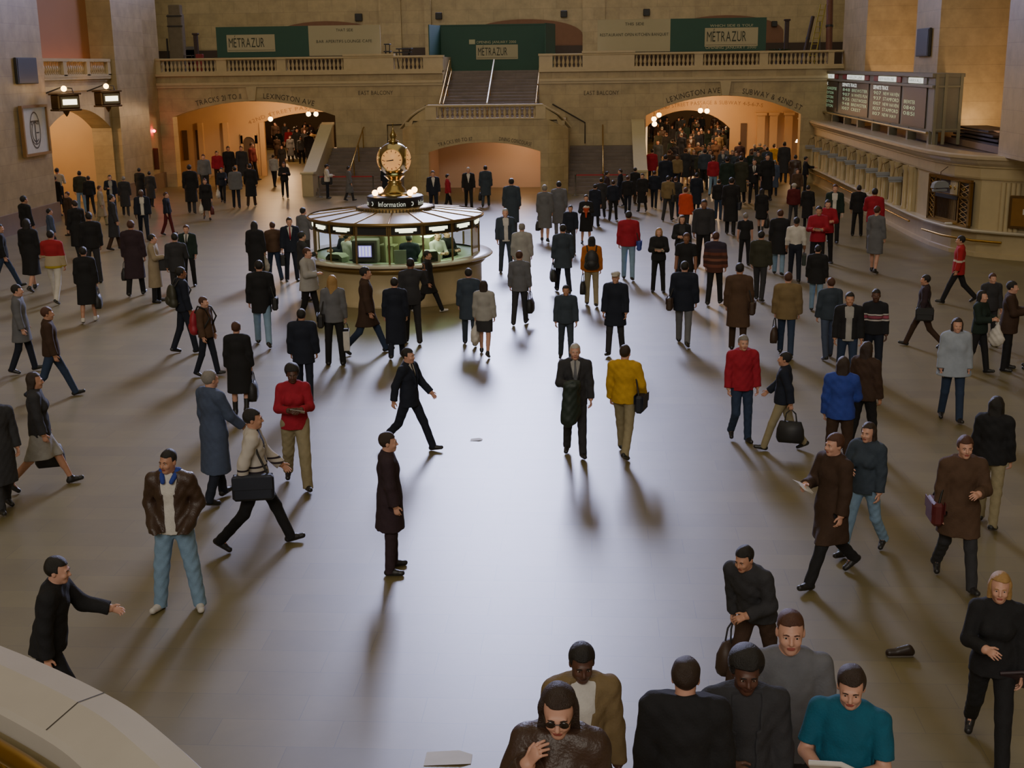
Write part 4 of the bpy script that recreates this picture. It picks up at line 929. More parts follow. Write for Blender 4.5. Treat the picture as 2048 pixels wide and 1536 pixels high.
for a, b_ in ((-2.7, -2.2), (2.3, 2.75)): b = MB(); b.box((a, -.22, 0), (b_, .2, .57)); b.obj('pedestal', MARB, r)
for sg, pts in ((1, P_[5:]), (-1, P_[:5][::-1])):
    q = [pts[0]] + list(pts[1:]);
    b = MB()
    for (xa, ya, za), (xb, yb, zb) in zip(q, q[1:]):
        b.add([(xa, ya - .18, -.05 + min(0, za - .0) - (.55 if za < 0 else 0)), (xb, yb - .18, -.05 + min(0, zb) - (.55 if zb < 0 else 0)), (xb, yb - .18, zb), (xa, ya - .18, za), (xa, ya + .18, -.6), (xb, yb + .18, -.6), (xb, yb + .18, zb), (xa, ya + .18, za)], [(0, 1, 2, 3), (7, 6, 5, 4), (3, 2, 6, 7)])
    b.obj('curved_parapet', MARB, r)
r = empty('balustrade', (LX - .35, 48.4, 5.5), 0, 'low balustrade under the orange alcove on the left wall', 'balustrade')
b = MB(); b.box((-.2, 0, 0), (.18, 7.3, .1)); b.obj('plinth', MARB, r); b = MB(); b.box((-.22, 0, .62), (.2, 7.3, .74)); b.obj('handrail', MARB, r)
for k in range(3): balusters(r, [(0, .35 + 2.4 * k + 1.85 * (i + .5) / 9, .1) for i in range(9)], .52)
for y in (0, 2.2, 4.6, 6.95): b = MB(); b.box((-.2, y, .05), (.18, y + .35, .64)); b.obj('pedestal', MARB, r)
# ---- stair flights
def side_flight(label, x0, x1, outer, xr, rail_lab):
    r = empty('stair_flight', ((x0 + x1) / 2, 57.8, 0), 0, label, 'stairs'); n = 13; wd = x1 - x0
    b = MB()
    for i in range(n): b.box((-wd / 2, i * .345, 0 if i == 0 else i * .146 - .06), (wd / 2, 4.7, (i + 1) * .146))
    b.obj('steps', STEP, r)
    ox = outer - (x0 + x1) / 2; b = MB(); b.prism([(-.5, 0), (-.5, 1.02), (.05, 1.02), (4.3, 2.95), (4.7, 3.05), (4.7, 0)], ox - .26, ox + .26, 'x'); b.obj('parapet', MARB, r)
    b = MB(); b.prism([(-.56, 1.02), (-.56, 1.1), (.05, 1.1), (4.3, 3.03), (4.72, 3.13), (4.72, 3.04), (4.3, 2.94), (.05, 1.0)], ox - .31, ox + .31, 'x'); b.obj('coping', mat('pale_coping', 'c9bd96', rough=.28, var=.08), r)
    h = MB(); q = xr - (x0 + x1) / 2; h.tube([(q, .0, .9), (q, .1, 1.0), (q, 4.3, 2.85), (q, 4.5, 2.88)], .035, 8)
    h.obj('handrail', BRASS, r)
    for k in range(4): p = MB(); y = .1 + 1.35 * k; p.tube([(q, y, .146 + y / .345 * .146), (q, y, .98 + .44 * y)], .025, 8); p.obj('post', BRASS, r)
side_flight('marble side stairs left of the middle track arch', -12.85, -8.75, -13.12, -11.3, '')
side_flight('marble side stairs right of the middle track arch', -1.15, 1.95, 2.15, .45, '')
w = MB(); w.box((-12.85, 62.2, 0), (-8.75, 62.6, 1.9)); w.box((-1.15, 62.2, 0), (1.95, 62.6, 1.9)); w.obj('trim_8', STEP, kind='structure')
r = empty('stair_flight', (-5, 60, 3.3), 0, 'wide upper stairs rising to the green hoarding', 'stairs'); b = MB()
for i in range(15): b.box((-2.35, i * .36, 0 if i == 0 else i * .147 - .08), (2.35, 5.5, (i + 1) * .147))
b.obj('steps', STEP, r)
for q, top in ((-.02, 1), (-2.28, 1), (-2.1, 0), (2.3, 0)):
    h = MB(); h.tube([(q, .2, .72), (q, 5.0 if top else 4.2, 2.72 if top else 2.25)], .035 if q != -.02 else .045, 8); h.obj('handrail', BRASS if abs(q) > 1 else mat('bright_rail', 'd8cfae', rough=.3, metal=.6), r)
    for k in range(3): y = .3 + 1.9 * k; h = MB(); h.tube([(q, y, y * .408), (q, y, .68 + y * .408)], .02, 6); h.obj('post', BRASS, r)
for lab, pts in (('dark wall handrail stepping down right of the landing', [(-2.0, 62.38, 3.9), (-.41, 62.38, 3.0), (-.41, 62.38, 2.0)]), ('dark wall handrail stepping down left of the landing', [(-8.2, 62.38, 3.9), (-9.0, 62.38, 3.0), (-10.15, 62.38, 2.97), (-10.15, 62.38, 2.0)])):
    h = MB(); h.tube(pts, .035, 6); tag(h.obj('wall_handrail', DARK), lab, 'handrail')
# ---- green hoarding and restaurant boards
GREEN = mat('green_board', '1f4a3c', rough=.6, var=.08, scale=1.5); CREAM = mat('cream_board', 'b0a888', rough=.6, var=.05, scale=1); INK = mat('sign_ink', '2a3326', rough=.7); PALE = mat('pale_lettering', 'b8b894', rough=.6)
r = empty('hoarding', (-5.1, 66.3, 5.5), 0, 'green hoarding with wings closing the top of the middle stairs', 'hoarding')
b = MB(); b.box((-2.8, 0, 0), (2.72, .08, 2.26)); b.box((-2.8, -.02, 2.24), (2.72, .1, 2.3)); b.obj('panel', GREEN, r)
for sg, x0, x1 in ((-1, -2.98, -2.75), (1, 2.75, 3.14)):
    b = MB(); b.add([(x0, -2.8, .0), (x1, 0, 0), (x1, 0, 2.27), (x0, -2.8, 2.24), (x0 - .05, -2.8, 0), (x1 - .05, 0, 0), (x1 - .05, 0, 2.27), (x0 - .05, -2.8, 2.24)], [(0, 1, 2, 3), (7, 6, 5, 4), (3, 2, 6, 7), (4, 0, 3, 7), (1, 5, 6, 2)]); b.obj('wing', GREEN, r)
def plate(r, x0, x1, z0, z1, y, word, frac, sx=None):
    b = MB(); b.box((x0, y - .02, z0), (x1, y, z1)); o = b.obj('name_plate', CREAM, r); h = (z1 - z0) * .56
    b = MB(); text_mb(b, word, h, lambda u, v: (x0 + .1 + u, y - .03, z0 + (z1 - z0) * .27 + v), align='l', width=(x1 - x0) * frac); b.obj('lettering', INK, o)
    b = MB(); b.box((x0 + .04, y - .026, z0 + .07), (x1 - .04, y - .02, z0 + .085)); b.obj('rule_line', INK, o)
def line(r, t, x0, x1, z, h, y, m):
    b = MB(); text_mb(b, t, h, lambda u, v: (x0 + u, y, z + v), align='l', width=x1 - x0); b.obj('lettering', m, r)
q0, q1 = at_y(952, 90, 66.28), at_y(1036, 118, 66.28); plate(r, q0.x + 5.1, q1.x + 5.1, q1.z - 5.5, q0.z - 5.5, -.01, 'MÉTRAZUR', .7)
q = at_y(953, 87, 66.2); line(r, 'OPENING JANUARY 2000', q.x + 5.1, at_y(1032, 87, 66.2).x + 5.1, q.z - 5.5, .13, -.03, PALE)
b = MB(); b.box((at_y(938, 90, 66.2).x + 5.1, -.03, q.z - 5.53), (at_y(950, 90, 66.2).x + 5.1, -.01, q.z - 5.3)); b.obj('notice', PALE, r)
BY = 63.25
def board(label, xg0, xg1, xw0, xw1, plate_px, texts, top):
    c = (min(xg0, xw0)); r = empty('restaurant_sign', (c, BY, 6.3), 0, label, 'sign')
    for nm, a, b_, mm, z0 in (('green_panel', xg0, xg1, GREEN, .0), ('cream_panel', xw0, xw1, CREAM, .02)): m = MB(); m.box((a - c, 0, z0), (b_ - c, .06, top - 6.3)); m.obj(nm, mm, r)
    p0, p1 = at_y(*plate_px[0], BY), at_y(*plate_px[1], BY); plate(r, p0.x - c, p1.x - c, p1.z - 6.3, p0.z - 6.3, -.01, 'MÉTRAZUR', .74)
    for t, xa, xb, y, h, m in texts: p = at_y(xa, y, BY); line(r, t, p.x - c, at_y(xb, y, BY).x - c, p.z - 6.3, h, -.012, m)
board('green and cream restaurant sign above the left balcony rail', -18.68, -14.05, -14.05, -10.48, ((453, 70), (551, 103)), [('THAT SIDE', 672, 706, 63, .14, INK), ('BAR APERITIFS LOUNGE CAFE', 633, 744, 86, .14, INK)], 7.76)
board('cream and green restaurant sign above the right balcony rail', 3.7, 8.3, .18, 3.7, ((1410, 56), (1515, 92)), [('THIS SIDE', 1250, 1288, 51, .14, INK), ('RESTAURANT OPEN KITCHEN BANQUET', 1200, 1337, 73, .14, INK), ('WHICH SIDE IS YOU?', 1420, 1506, 54, .12, PALE), ('OPENING JANUARY 2000', 1411, 1512, 98, .12, PALE)], 7.84)
# ---- things left on the balcony
def small_speaker(x, y, Y, s, lab):
    p = at_y(x, y, Y); r = empty('loudspeaker', p, 0, lab, 'loudspeaker', 'small dark boxes on the upper far wall'); b = MB(); b.cbox((0, -.1, 0), (s, .2, s), 0, None, .03); b.obj('box', DARK, r); b = MB(); b.cbox((0, -.21, 0), (s * .7, .02, s * .7)); b.obj('grille', BLACK, r)
for x, y, s, lab in ((718, 35, .4, 'small dark loudspeaker on far wall above left cream sign'), (878, 32, .36, 'small dark loudspeaker on far wall above left end of green hoarding'), (1128, 28, .36, 'small dark loudspeaker on far wall right of green hoarding'), (1293, 25, .36, 'small dark loudspeaker on far wall above right cream sign'), (1548, 48, .3, 'small brown loudspeaker on far wall right of green sign')): small_speaker(x, y, 69.9, s, lab)
STEEL = mat('grey_steel', '5a5650', rough=.5, var=.2)
r = empty('scaffold_tower', (-21.4, 65.5, 5.5), 0, 'grey draped scaffold tower at left end of the balcony', 'scaffold')
b = MB(); b.cbox((0, 0, 1.5), (.75, .5, 3.), 0, None, .04); b.cbox((.02, 0, 3.2), (.6, .45, .5), 0, None, .03); b.obj('draped_cover', mat('dust_sheet', '6e6350', rough=.9, var=.2, bump=.3), r)

for c_, s_ in (((-.5, -.1, .9), (.08, .08, 1.8)), ((.02, -.27, 2.9), (.8, .05, .06)), ((.02, -.27, 2.4), (.8, .05, .06))): b = MB(); b.cbox(c_, s_); b.obj('pole', DARK, r)
r = empty('chair_stack', (-20.3, 64.6, 5.5), 0, 'stack of grey and red chairs behind the left balcony rail', 'chairs')
for i in range(4):
    b = MB(); z = .45 + .16 * i; b.cbox((-.25, 0, z), (.42, .42, .04), 0, None, .012); b.cbox((-.25, .2, z + .25), (.42, .03, .4)); b.obj('seat', STEEL if i % 2 else mat('red_vinyl', '7a1c1c', rough=.5), r)
b = MB()
for x in (-.45, -.05):
    for y in (-.2, .2): b.tube([(x, y, 0), (x, y, .95)], .015, 6)
b.obj('leg_frame', DARK, r); b = MB(); b.cbox((.3, 0, .5), (.34, .3, 1.), 0, None, .02); b.obj('red_cabinet', MATS['red_vinyl'], r)
for x, yb, yt, lab in ((394, 112, 68, 'dark wooden post standing behind the left balcony rail'), (1572, 100, 40, 'dark brown post behind the right balcony rail beside the green sign')):
    p0, p1 = at_y(x, yb, 64.6), at_y(x, yt, 64.6); r = empty('post', (p0.x, p0.y, 5.5), 0, lab, 'post'); h = p1.z - 5.5; b = MB(); b.cbox((0, 0, h / 2), (.2, .2, h), 0, None, .02); b.obj('shaft', mat('dark_wood', '33211a', rough=.6, var=.25), r); b = MB(); b.cbox((0, 0, h), (.3, .3, .09), 0, None, .02); b.obj('cap', MATS['dark_wood'], r)
r = empty('table_stack', (-9.6, 64.6, 5.5), 0, 'dark stacked tables and stools behind rail left of the hoarding', 'furniture')
for x, z, s in ((0, .95, .9), (.1, 1.12, .8), (-.75, 1.0, .35), (-.75, 1.35, .3)): b = MB(); b.cbox((x, 0, z), (s, .5, .06), 0, None, .015); b.tube([(x - s * .35, 0, z), (x - s * .2, 0, .0)], .025, 6); b.tube([(x + s * .35, 0, z), (x + s * .2, 0, .0)], .025, 6); b.obj('table', BLACK, r)
r = empty('step_ladder', (10.5, 64.2, 5.5), 0, 'tall yellow ladder leaning at right end of the balcony', 'ladder'); YEL = mat('yellow_paint', '9a8a28', rough=.5, var=.12)
a0, a1 = at_y(1622, 100, 64.2), at_y(1647, 8, 64.9)
for dx in (-.16, .16): b = MB(); b.tube([(a0.x - 10.5 + dx, 0, 0), (a1.x - 10.5 + dx * .8, .8, a1.z - 5.5)], .035, 6); b.obj('rail', YEL, r)
b = MB()
for i in range(1, 11): t = i / 11; x = (a0.x - 10.5) * (1 - t) + (a1.x - 10.5) * t; b.tube([(x - .15, .8 * t, (a1.z - 5.5) * t), (x + .15, .8 * t, (a1.z - 5.5) * t)], .018, 6)
b.obj('rungs', YEL, r); b = MB(); b.tube([(a0.x - 10.5 + .5, .2, 0), (a1.x - 10.5 - .1, .9, (a1.z - 5.5) * .72)], .03, 6); b.obj('prop', STEEL, r)
for x0, y0, x1, y1, rr, mm, lab, nm in ((1604, 100, 1626, 33, .09, 'dark_wood', 'dark plank leaning left of the yellow ladder', 'plank'), (1659, 98, 1660, -10, .16, 'copper_pipe', 'reddish upright column wrapped beside the yellow ladder', 'pipe_column')):
    if mm == 'copper_pipe': mat('copper_pipe', '6a3f2c', rough=.6, var=.25)
    p0, p1 = at_y(x0, y0, 64.5), at_y(x1, y1, 65.2); r = empty(nm, (p0.x, p0.y, 5.5), 0, lab, nm.split('_')[-1]); b = MB(); q = (p1.x - p0.x, p1.y - p0.y, p1.z - 5.5); b.tube([(0, 0, 0), q], rr, 10); b.obj('shaft', MATS[mm], r)
    b = MB(); b.tube([Vector(q) * .55, Vector(q) * .58], rr * 1.15, 10); b.obj('band', DARK, r)
r = empty('potted_plant', (9.05, 64.0, 5.5), 0, 'small green potted plant behind rail right of the green sign', 'plant'); b = MB(); b.lathe([(.16, 0), (.2, .35), (.22, .38)], n=14); b.obj('pot', DARK, r); b = MB(); g_ = random.Random(3)
for i in range(60):
    a, t = g_.random() * 6.28, g_.random(); L_ = .2 + .35 * g_.random(); c = Vector((.08 * math.cos(a), .08 * math.sin(a), .4 + .3 * t)); e = c + Vector((L_ * math.cos(a), L_ * math.sin(a), .25 * (1 - t) + .2)); s_ = Vector((-math.sin(a), math.cos(a), 0)) * .05; b.add([c, (c + e) / 2 + s_ + Vector((0, 0, .05)), e, (c + e) / 2 - s_ + Vector((0, 0, .05))], [(0, 1, 2, 3)])
b.obj('foliage', mat('leaf_green', '2c3d22', rough=.6, var=.3), r)
# ---- information booth
KB = mat('kiosk_bronze', '8f774a', rough=.32, metal=.85, var=.15, scale=8); KBR = mat('clock_pedestal_brass', 'a89258', rough=.22, metal=1., var=.1)
BC = Vector((-5.1, 32.2, 0)); NP = 16
r = empty('information_booth', BC, 0, 'round glass information kiosk with marble base in the middle of the hall', 'kiosk')
b = MB(); b.lathe([(2.28, 0), (2.28, .12), (2.2, .14), (2.2, .92), (2.26, .96), (2.26, 1.0)], n=48, caps=False); b.obj('marble_base', MARB, r)
b = MB(); b.lathe([(2.2, 1.0), (2.46, 1.0), (2.5, 1.03), (2.46, 1.07), (2.1, 1.07)], n=48, caps=False); b.obj('counter_ledge', mat('ledge_marble', 'c4bba8', rough=.2, var=.08), r)
b = MB(); b.lathe([(2.27, .84), (2.31, .88), (2.31, .97), (2.27, .985)], n=48, caps=False); b.obj('bronze_band', KB, r)
b = MB(); b.lathe([(0, .7), (2.15, .7), (2.15, 1.02), (1.55, 1.02), (1.5, .98)], n=32, caps=False); b.obj('inner_desk', mat('desk_green_grey', '9aa58e', rough=.5), r)
b = MB(); b.lathe([(.5, .0), (.5, 2.02)], n=20, caps=False); b.obj('centre_column', mat('booth_column', '5e5a3c', rough=.5, var=.2), r)
for k_ in range(6):
    a_ = .4 + k_ * PI / 3; b = MB(); T_ = Matrix.Rotation(a_, 4, 'Z'); b.box((.5, -.02, .7), (1.15, .02, 1.75), 0, T_); b.box((.6, -.2, 1.35), (1.0, .2, 1.38), 0, T_); b.obj('shelf_partition', mat('booth_partition', '77765a', rough=.6, var=.15), r)
GLASS = mat('booth_glass', 'e8f0e8', rough=.02, trans=1., var=.01); GLASS.node_tree.nodes['Principled BSDF'].inputs['IOR'].default_value = 1.05
GR = 2.14; a_off = -PI / 2 + PI / NP * .35
BOXL = glow('sign_tube', 'eef0c8', 5.0)
for i in range(NP):
    a0, a1 = a_off + 2 * PI * i / NP, a_off + 2 * PI * (i + 1) / NP; p0, p1 = Vector((GR * math.cos(a0), GR * math.sin(a0), 0)), Vector((GR * math.cos(a1), GR * math.sin(a1), 0))
    m = MB(); m.add([p0 + Vector((0, 0, z)) for z in (1.08, 1.74)] + [p1 + Vector((0, 0, z)) for z in (1.74, 1.08)], [(0, 1, 2, 3)]); m.obj('glass_panel', GLASS, r)
    m = MB(); m.tube([p0 + Vector((0, 0, 1.06)), p0 + Vector((0, 0, 2.06))], .028, 6); m.obj('mullion', KB, r)
    c = (p0 + p1) / 2; al = math.atan2(c.y, c.x); T = Matrix.Translation(c) @ Matrix.Rotation(al + PI / 2, 4, 'Z')
    m = MB(); m.box((-.4, -.03, 1.76), (.4, .06, 2.03), 0, T); f_ = m.obj('fascia', KB, r)
    front = -PI / 2 + .1; lit = i not in (15, 6)
    m = MB(); m.box((-.36, -.04, 1.79), (.36, -.03, 2.0), 0, T); m.obj('sign_back', BLACK, f_)
    if lit: m = MB(); m.box((-.26, -.052, 1.87), (.26, -.045, 1.94), 0, T); m.box((-.17, -.052, 1.835), (.17, -.045, 1.865), 0, T); m.obj('lit_lettering', BOXL, f_)
ROOFM = mat('roof_panel', 'd6d2da', rough=.45, var=.06)
b = MB(); R0, R1, z0, z1 = 2.24, .95, 2.05, 2.2
for i in range(NP * 2):
    a0, a1 = a_off + PI * i / NP, a_off + PI * (i + 1) / NP
    b.add([(R0 * math.cos(a0), R0 * math.sin(a0), z0), (R0 * math.cos(a1), R0 * math.sin(a1), z0), (R1 * math.cos(a1), R1 * math.sin(a1), z1), (R1 * math.cos(a0), R1 * math.sin(a0), z1)], [(0, 1, 2, 3)])
b.obj('roof', ROOFM, r)
for i in range(NP):
    a = a_off + 2 * PI * i / NP; b = MB(); b.tube([(R0 * math.cos(a), R0 * math.sin(a), z0 + .01), (R1 * math.cos(a), R1 * math.sin(a), z1 + .01)], .02, 5); b.obj('roof_rib', KB, r)
b = MB(); b.lathe([(2.2, 2.0), (2.27, 2.0), (2.29, 2.05), (2.25, 2.08)], n=48, caps=False); b.obj('eaves', KB, r)
b = MB(); b.lathe([(.2, 2.02), (2.1, 2.02)], n=32, caps=False); b.obj('ceiling_panel', glow('booth_ceiling', 'dff2cc', 2.2), r)
b = MB(); b.lathe([(.98, 2.14), (1.0, 2.2), (.98, 2.26), (.72, 2.29)], n=40, caps=False); b.obj('fringe_ring', KB, r)
b = MB()
for i in range(72): a = 2 * PI * i / 72; b.tube([(1.0 * math.cos(a), 1.0 * math.sin(a), 2.27), (1.01 * math.cos(a), 1.01 * math.sin(a), 2.12)], .018, 5)
b.obj('drop_fringe', mat('fringe_crystal', '6a5f48', rough=.2, metal=.6), r)
b = MB(); b.lathe([(.72, 2.27), (.72, 2.5), (.74, 2.51), (.7, 2.54), (.25, 2.56)], n=40, caps=False); b.obj('sign_drum', BLACK, r)
WT = glow('sign_white', 'd8dcc8', .9)
m = MB(); fr = -PI / 2 + .02; RD = .726
def drum(a): return lambda u, v: (RD * math.cos(a + u / RD), RD * math.sin(a + u / RD), 2.32 + v)
for k in range(4):
    a = fr + k * PI / 2; text_mb(m, 'Information', .125, drum(a), gap=.12, width=.72)
m.obj('lettering', WT, r)
m = MB()
for k in range(4):
    a = fr + PI / 4 + k * PI / 2; f_ = drum(a); n = 10; pts = [(-.02 + .05 * math.cos(t), .055 + .055 * math.sin(t)) for t in [-2.0 + 4.0 * i / n for i in range(n + 1)]]
    for (u0, v0), (u1, v1) in zip(pts, pts[1:]): c0, c1 = (-.02, .055), (-.02, .055); m.add([f_(u0, v0), f_(u1, v1), f_(c1[0] + (u1 - c1[0]) * .6 - .005, c1[1] + (v1 - c1[1]) * .6), f_(c0[0] + (u0 - c0[0]) * .6 - .005, c0[1] + (v0 - c0[1]) * .6)], [(0, 1, 2, 3)])
m.obj('emblem', WT, r)
# clock
r = empty('four_faced_clock', BC + Vector((0, 0, 2.54)), 0, 'brass ball clock with glowing faces on top of the information kiosk', 'clock')
b = MB(); b.lathe([(.42, 0), (.44, .03), (.36, .07), (.3, .1), (.27, .17), (.2, .25), (.17, .3), (.19, .33), (.15, .36), (.18, .42), (.24, .47), (.27, .5)], n=28, caps=False); b.obj('pedestal', KBR, r)
b = MB(); ZB = .92; RB = .43
b.ball((0, 0, ZB), RB, 32); b.obj('ball', mat('clock_brass', 'a8986c', rough=.18, metal=1., var=.1), r)
FACE = glow('clock_face', 'ffb668', .62)
for k in range(4):
    al = -PI / 2 + k * PI / 2; T = Matrix.Translation((0, 0, ZB)) @ Matrix.Rotation(al + PI / 2, 4, 'Z')
    b = MB(); b.lathe([((RB + .006) * math.sin(t), (RB + .006) * math.cos(t)) for t in [R_(39) * k / 8 for k in range(9)]], n=36, T=T @ Matrix.Rotation(PI / 2, 4, 'X'), caps=False); fb = b
    for h in range(12):
        a = h * PI / 6; c, s_ = math.cos(a), math.sin(a); fb.add([T @ Vector(((ra * s_ + da * c), -math.sqrt((RB + .012) ** 2 - ra * ra), (ra * c - da * s_))) for ra, da in ((.2, -.008), (.245, -.011), (.245, .011), (.2, .008))], [(0, 1, 2, 3)], 1)
    fo = fb.obj('dial', [FACE, mat('clock_marks', '6b4a28', rough=.6)], r)
    b = MB(); b.lathe([((RB + q_) * math.sin(t), (RB + q_) * math.cos(t)) for q_, t in ((0, R_(37.5)), (.02, R_(38)), (.022, R_(41)), (0, R_(42)))], n=36, T=T @ Matrix.Rotation(PI / 2, 4, 'X'), caps=False); b.obj('bezel', KBR, fo)
    for L_, wd, a in ((.21, .011, R_(264)), (.13, .016, R_(262))):
        b = MB(); c, s_ = math.cos(a), math.sin(a); b.add([T @ Vector((ra * s_ + da * c, -(RB + .016) + abs(ra) ** 2 * 1.25 - .006, ra * c - da * s_)) for ra, da in ((-.06, -wd), (L_, -wd * .6), (L_, wd * .6), (-.06, wd))], [(0, 1, 2, 3)]); b.obj('hand', BLACK, fo)
b = MB(); b.lathe([(.1, 1.33), (.14, 1.37), (.06, 1.4), (.07, 1.46), (.09, 1.52), (.05, 1.6), (.015, 1.68), (.012, 1.78), (.022, 1.8), (.0, 1.83)], n=16, caps=False); b.obj('acorn_finial', KBR, r)
GLOBE = glow('globe_lamp', 'ffc27a', 26.0)
for sx in (1, -1):
    for sy in (1, -1):
        b = MB(); b.ball((sx * .45, sy * .4, .1), .078, 14); g_ = b.obj('globe', GLOBE, r); b = MB(); b.lathe([(.03, 0), (.05, .02)], c=(sx * .45, sy * .4, 0), n=10, caps=False); b.tube([(sx * .2, sy * .18, .06), (sx * .33, sy * .3, .0), (sx * .45, sy * .4, .01)], .015, 6); b.obj('arm', KBR, r)
# things inside the kiosk
p = BC + Vector((-.55, -1.55, 1.02)); r = empty('monitor', p, 0, 'grey monitor with violet timetable screen inside kiosk front', 'monitor')
b = MB(); b.cbox((0, .1, .3), (.62, .35, .56), 0, None, .02); b.obj('casing', mat('monitor_case', '5a564c', rough=.5), r); b = MB(); b.box((-.23, -.09, .1), (.23, -.077, .5)); b.obj('bezel', BLACK, r); b = MB()
b.box((-.16, -.096, .16), (.16, -.09, .44)); b.obj('screen', glow('violet_screen', '9a8ae8', 1.6), r); b = MB()
for k in range(4): b.box((-.15 + .08 * k, -.1, .18), (-.1 + .08 * k, -.097, .42))
b.obj('screen_columns', glow('violet_screen_columns', 'd8d4f8', 1.8), r)
for dx, dy, w_, h_, mm, nm, lab in ((.35, -1.75, .3, .34, 'e0e0d0', 'notice_card', 'white notice card standing inside kiosk right of the monitor'), (1.05, -1.55, .5, .3, 'a8b890', 'printer', 'pale green ticket printer inside kiosk front right'), (-1.3, -1.3, .5, .2, 'b0bca0', 'printer', 'pale green machine inside kiosk front left')):
    r = empty(nm, BC + Vector((dx, dy, 1.03)), .3 * dx, lab, 'machine' if nm == 'printer' else 'card'); b = MB()
    if nm == 'printer': b.prism([(-w_ / 2, 0), (w_ / 2, 0), (w_ / 2, h_ * .6), (w_ * .3, h_), (-w_ * .3, h_), (-w_ / 2, h_ * .5)], -.18, .18); b.obj('housing', mat('mach_' + mm, mm, rough=.5), r); b = MB(); b.box((-w_ * .3, -.19, h_ * .3), (w_ * .3, -.18, h_ * .45)); b.obj('slot', BLACK, r)
    else: b.box((-w_ / 2, 0, 0), (w_ / 2, .015, h_)); b.obj('sheet', mat('mach_' + mm, mm, rough=.6), r); b = MB(); b.box((-w_ * .3, .02, 0), (w_ * .3, .12, .03)); b.obj('stand', DARK, r)
# ---- ticket counter
CPTH = [(10.7, 66.0, 0), (10.7, 43.8, 0), (10.72, 42.5, 0), (10.8, 40.7, 0), (11.03, 39.3, 0), (11.49, 38.25, 0), (12.07, 37.73, 0), (12.63, 37.34, 0), (13.3, 37.05, 0), (14.2, 36.8, 0)]
r = empty('ticket_counter', (10.7, 43.8, 0), 0, 'long marble ticket counter with windows down the right side', 'counter'); o = Vector((10.7, 43.8, 0)); CPL = [Vector(p) - o for p in CPTH]
NW = 10; WY = [44.4 + 1.95 * i for i in range(NW)]
def ssweep(name, prof, m): b = MB(); b.sweep(CPL, prof); return b.obj(name, m, r)
ssweep('base_wall', [(-.6, 0), (.06, 0), (.06, .12), (0, .14), (0, .72), (-.6, .72)], MARB)
ssweep('ledge', [(-.5, .72), (.1, .72), (.26, .76), (.28, .8), (.24, .83), (-.5, .83)], mat('ledge_marble', 'c4bba8'))
ssweep('frieze', [(-.6, 2.3), (.02, 2.3), (.04, 2.36), (.04, 2.62), (.1, 2.66), (.1, 2.7), (-.6, 2.7)], MARB)
ssweep('cornice', [(-.6, 2.7), (.12, 2.7), (.2, 2.78), (.24, 2.86), (.3, 2.9), (.3, 2.98), (.22, 3.02), (-.6, 3.02)], mat('cornice_marble', 'b5a487', rough=.25, var=.1, scale=3))
b = MB(); b.box((-.12 + .2, -1.3, .83), (.7, 22.2, 2.3)); b.obj('back_wall', mat('window_dark', '2e2216', rough=.45), r)
b = MB(); c2 = [p for p in CPL[2:]]; b.sweep([c2[0] + Vector((0, .3, 0))] + c2, [(-.5, .83), (-.04, .83), (-.04, 2.3), (-.5, 2.3)]); b.obj('corner_wall', MARB, r)
for i in range(NW + 1):
    y = 44.4 + 1.95 * (i - .5) - 43.8; b = MB(); b.box((-.02, y - .52, .83), (.2, y + .52, 2.3)); b.obj('pier', MARB, r)
    for k in (-1, 1): b = MB(); b.lathe([(.13, .83), (.13, .9), (.1, .94), (.095, 2.12), (.13, 2.2), (.14, 2.3)], c=(-.06, y + k * .38, 0), n=12, caps=False); b.obj('column', MARB, r)
for y in WY:
    b = MB(); q = y - 43.8
    for k in range(7): b.box((.06, q - .42 + .14 * k - .01, .9), (.08, q - .42 + .14 * k + .01, 1.9))
    b.box((.05, q - .46, 1.88), (.09, q + .46, 1.95)); b.box((.05, q - .46, .86), (.09, q + .46, .9)); b.obj('grille', BRONZE, r)
b = MB(); b.tube([p + Vector((-.2, 0, .56)) for p in CPL[:3]] , .035, 8); b.obj('brass_rail', BRASS, r)
b = MB(); b.tube([CPL[3] + Vector((-.3, 0, .52)), CPL[4] + Vector((-.3, -.1, .52)), CPL[5] + Vector((-.2, -.26, .52)), CPL[6] + Vector((-.1, -.3, .52))], .04, 8); b.obj('brass_rail', BRASS, r)
# grille window on the rounded corner
p0, p1 = Vector((10.76, 41.0, 0)), Vector((11.32, 38.35, 0)); dv = (p1 - p0).normalized(); nv = Vector((dv.y, -dv.x, 0)); L_ = (p1 - p0).length
TG = Matrix.Translation(p0 + nv * .03) @ Matrix(((dv.x, -nv.x, 0, 0), (dv.y, -nv.y, 0, 0), (0, 0, 1, 0), (0, 0, 0, 1)))
r = empty('grille_window', (0, 0, 0), 0, 'ornate bronze ticket grille in the rounded counter corner', 'window'); r.matrix_world = TG
b = MB(); b.box((.1, .0, .9), (L_ - .1, .12, 2.2)); b.obj('backing', mat('grille_dark', '2a1f14', rough=.5), r)
b = MB()
for x0, x1, z0, z1 in ((0, L_, 2.16, 2.26), (0, L_, .84, .92), (0, .12, .84, 2.2), (L_ - .12, L_, .84, 2.2), (.45, .52, .9, 2.2), (L_ - .75, L_ - .66, .9, 2.2), (.12, L_ - .1, 1.68, 1.75)): b.box((x0, -.06, z0), (x1, .02, z1))
b.obj('frame', BRASS, r); b = MB()
for k in range(16): x = .56 + (L_ - 1.36) * k / 15; b.box((x - .014, -.03, .96), (x + .014, 0, 1.6))
b.obj('bars', BRONZE, r); b = MB()
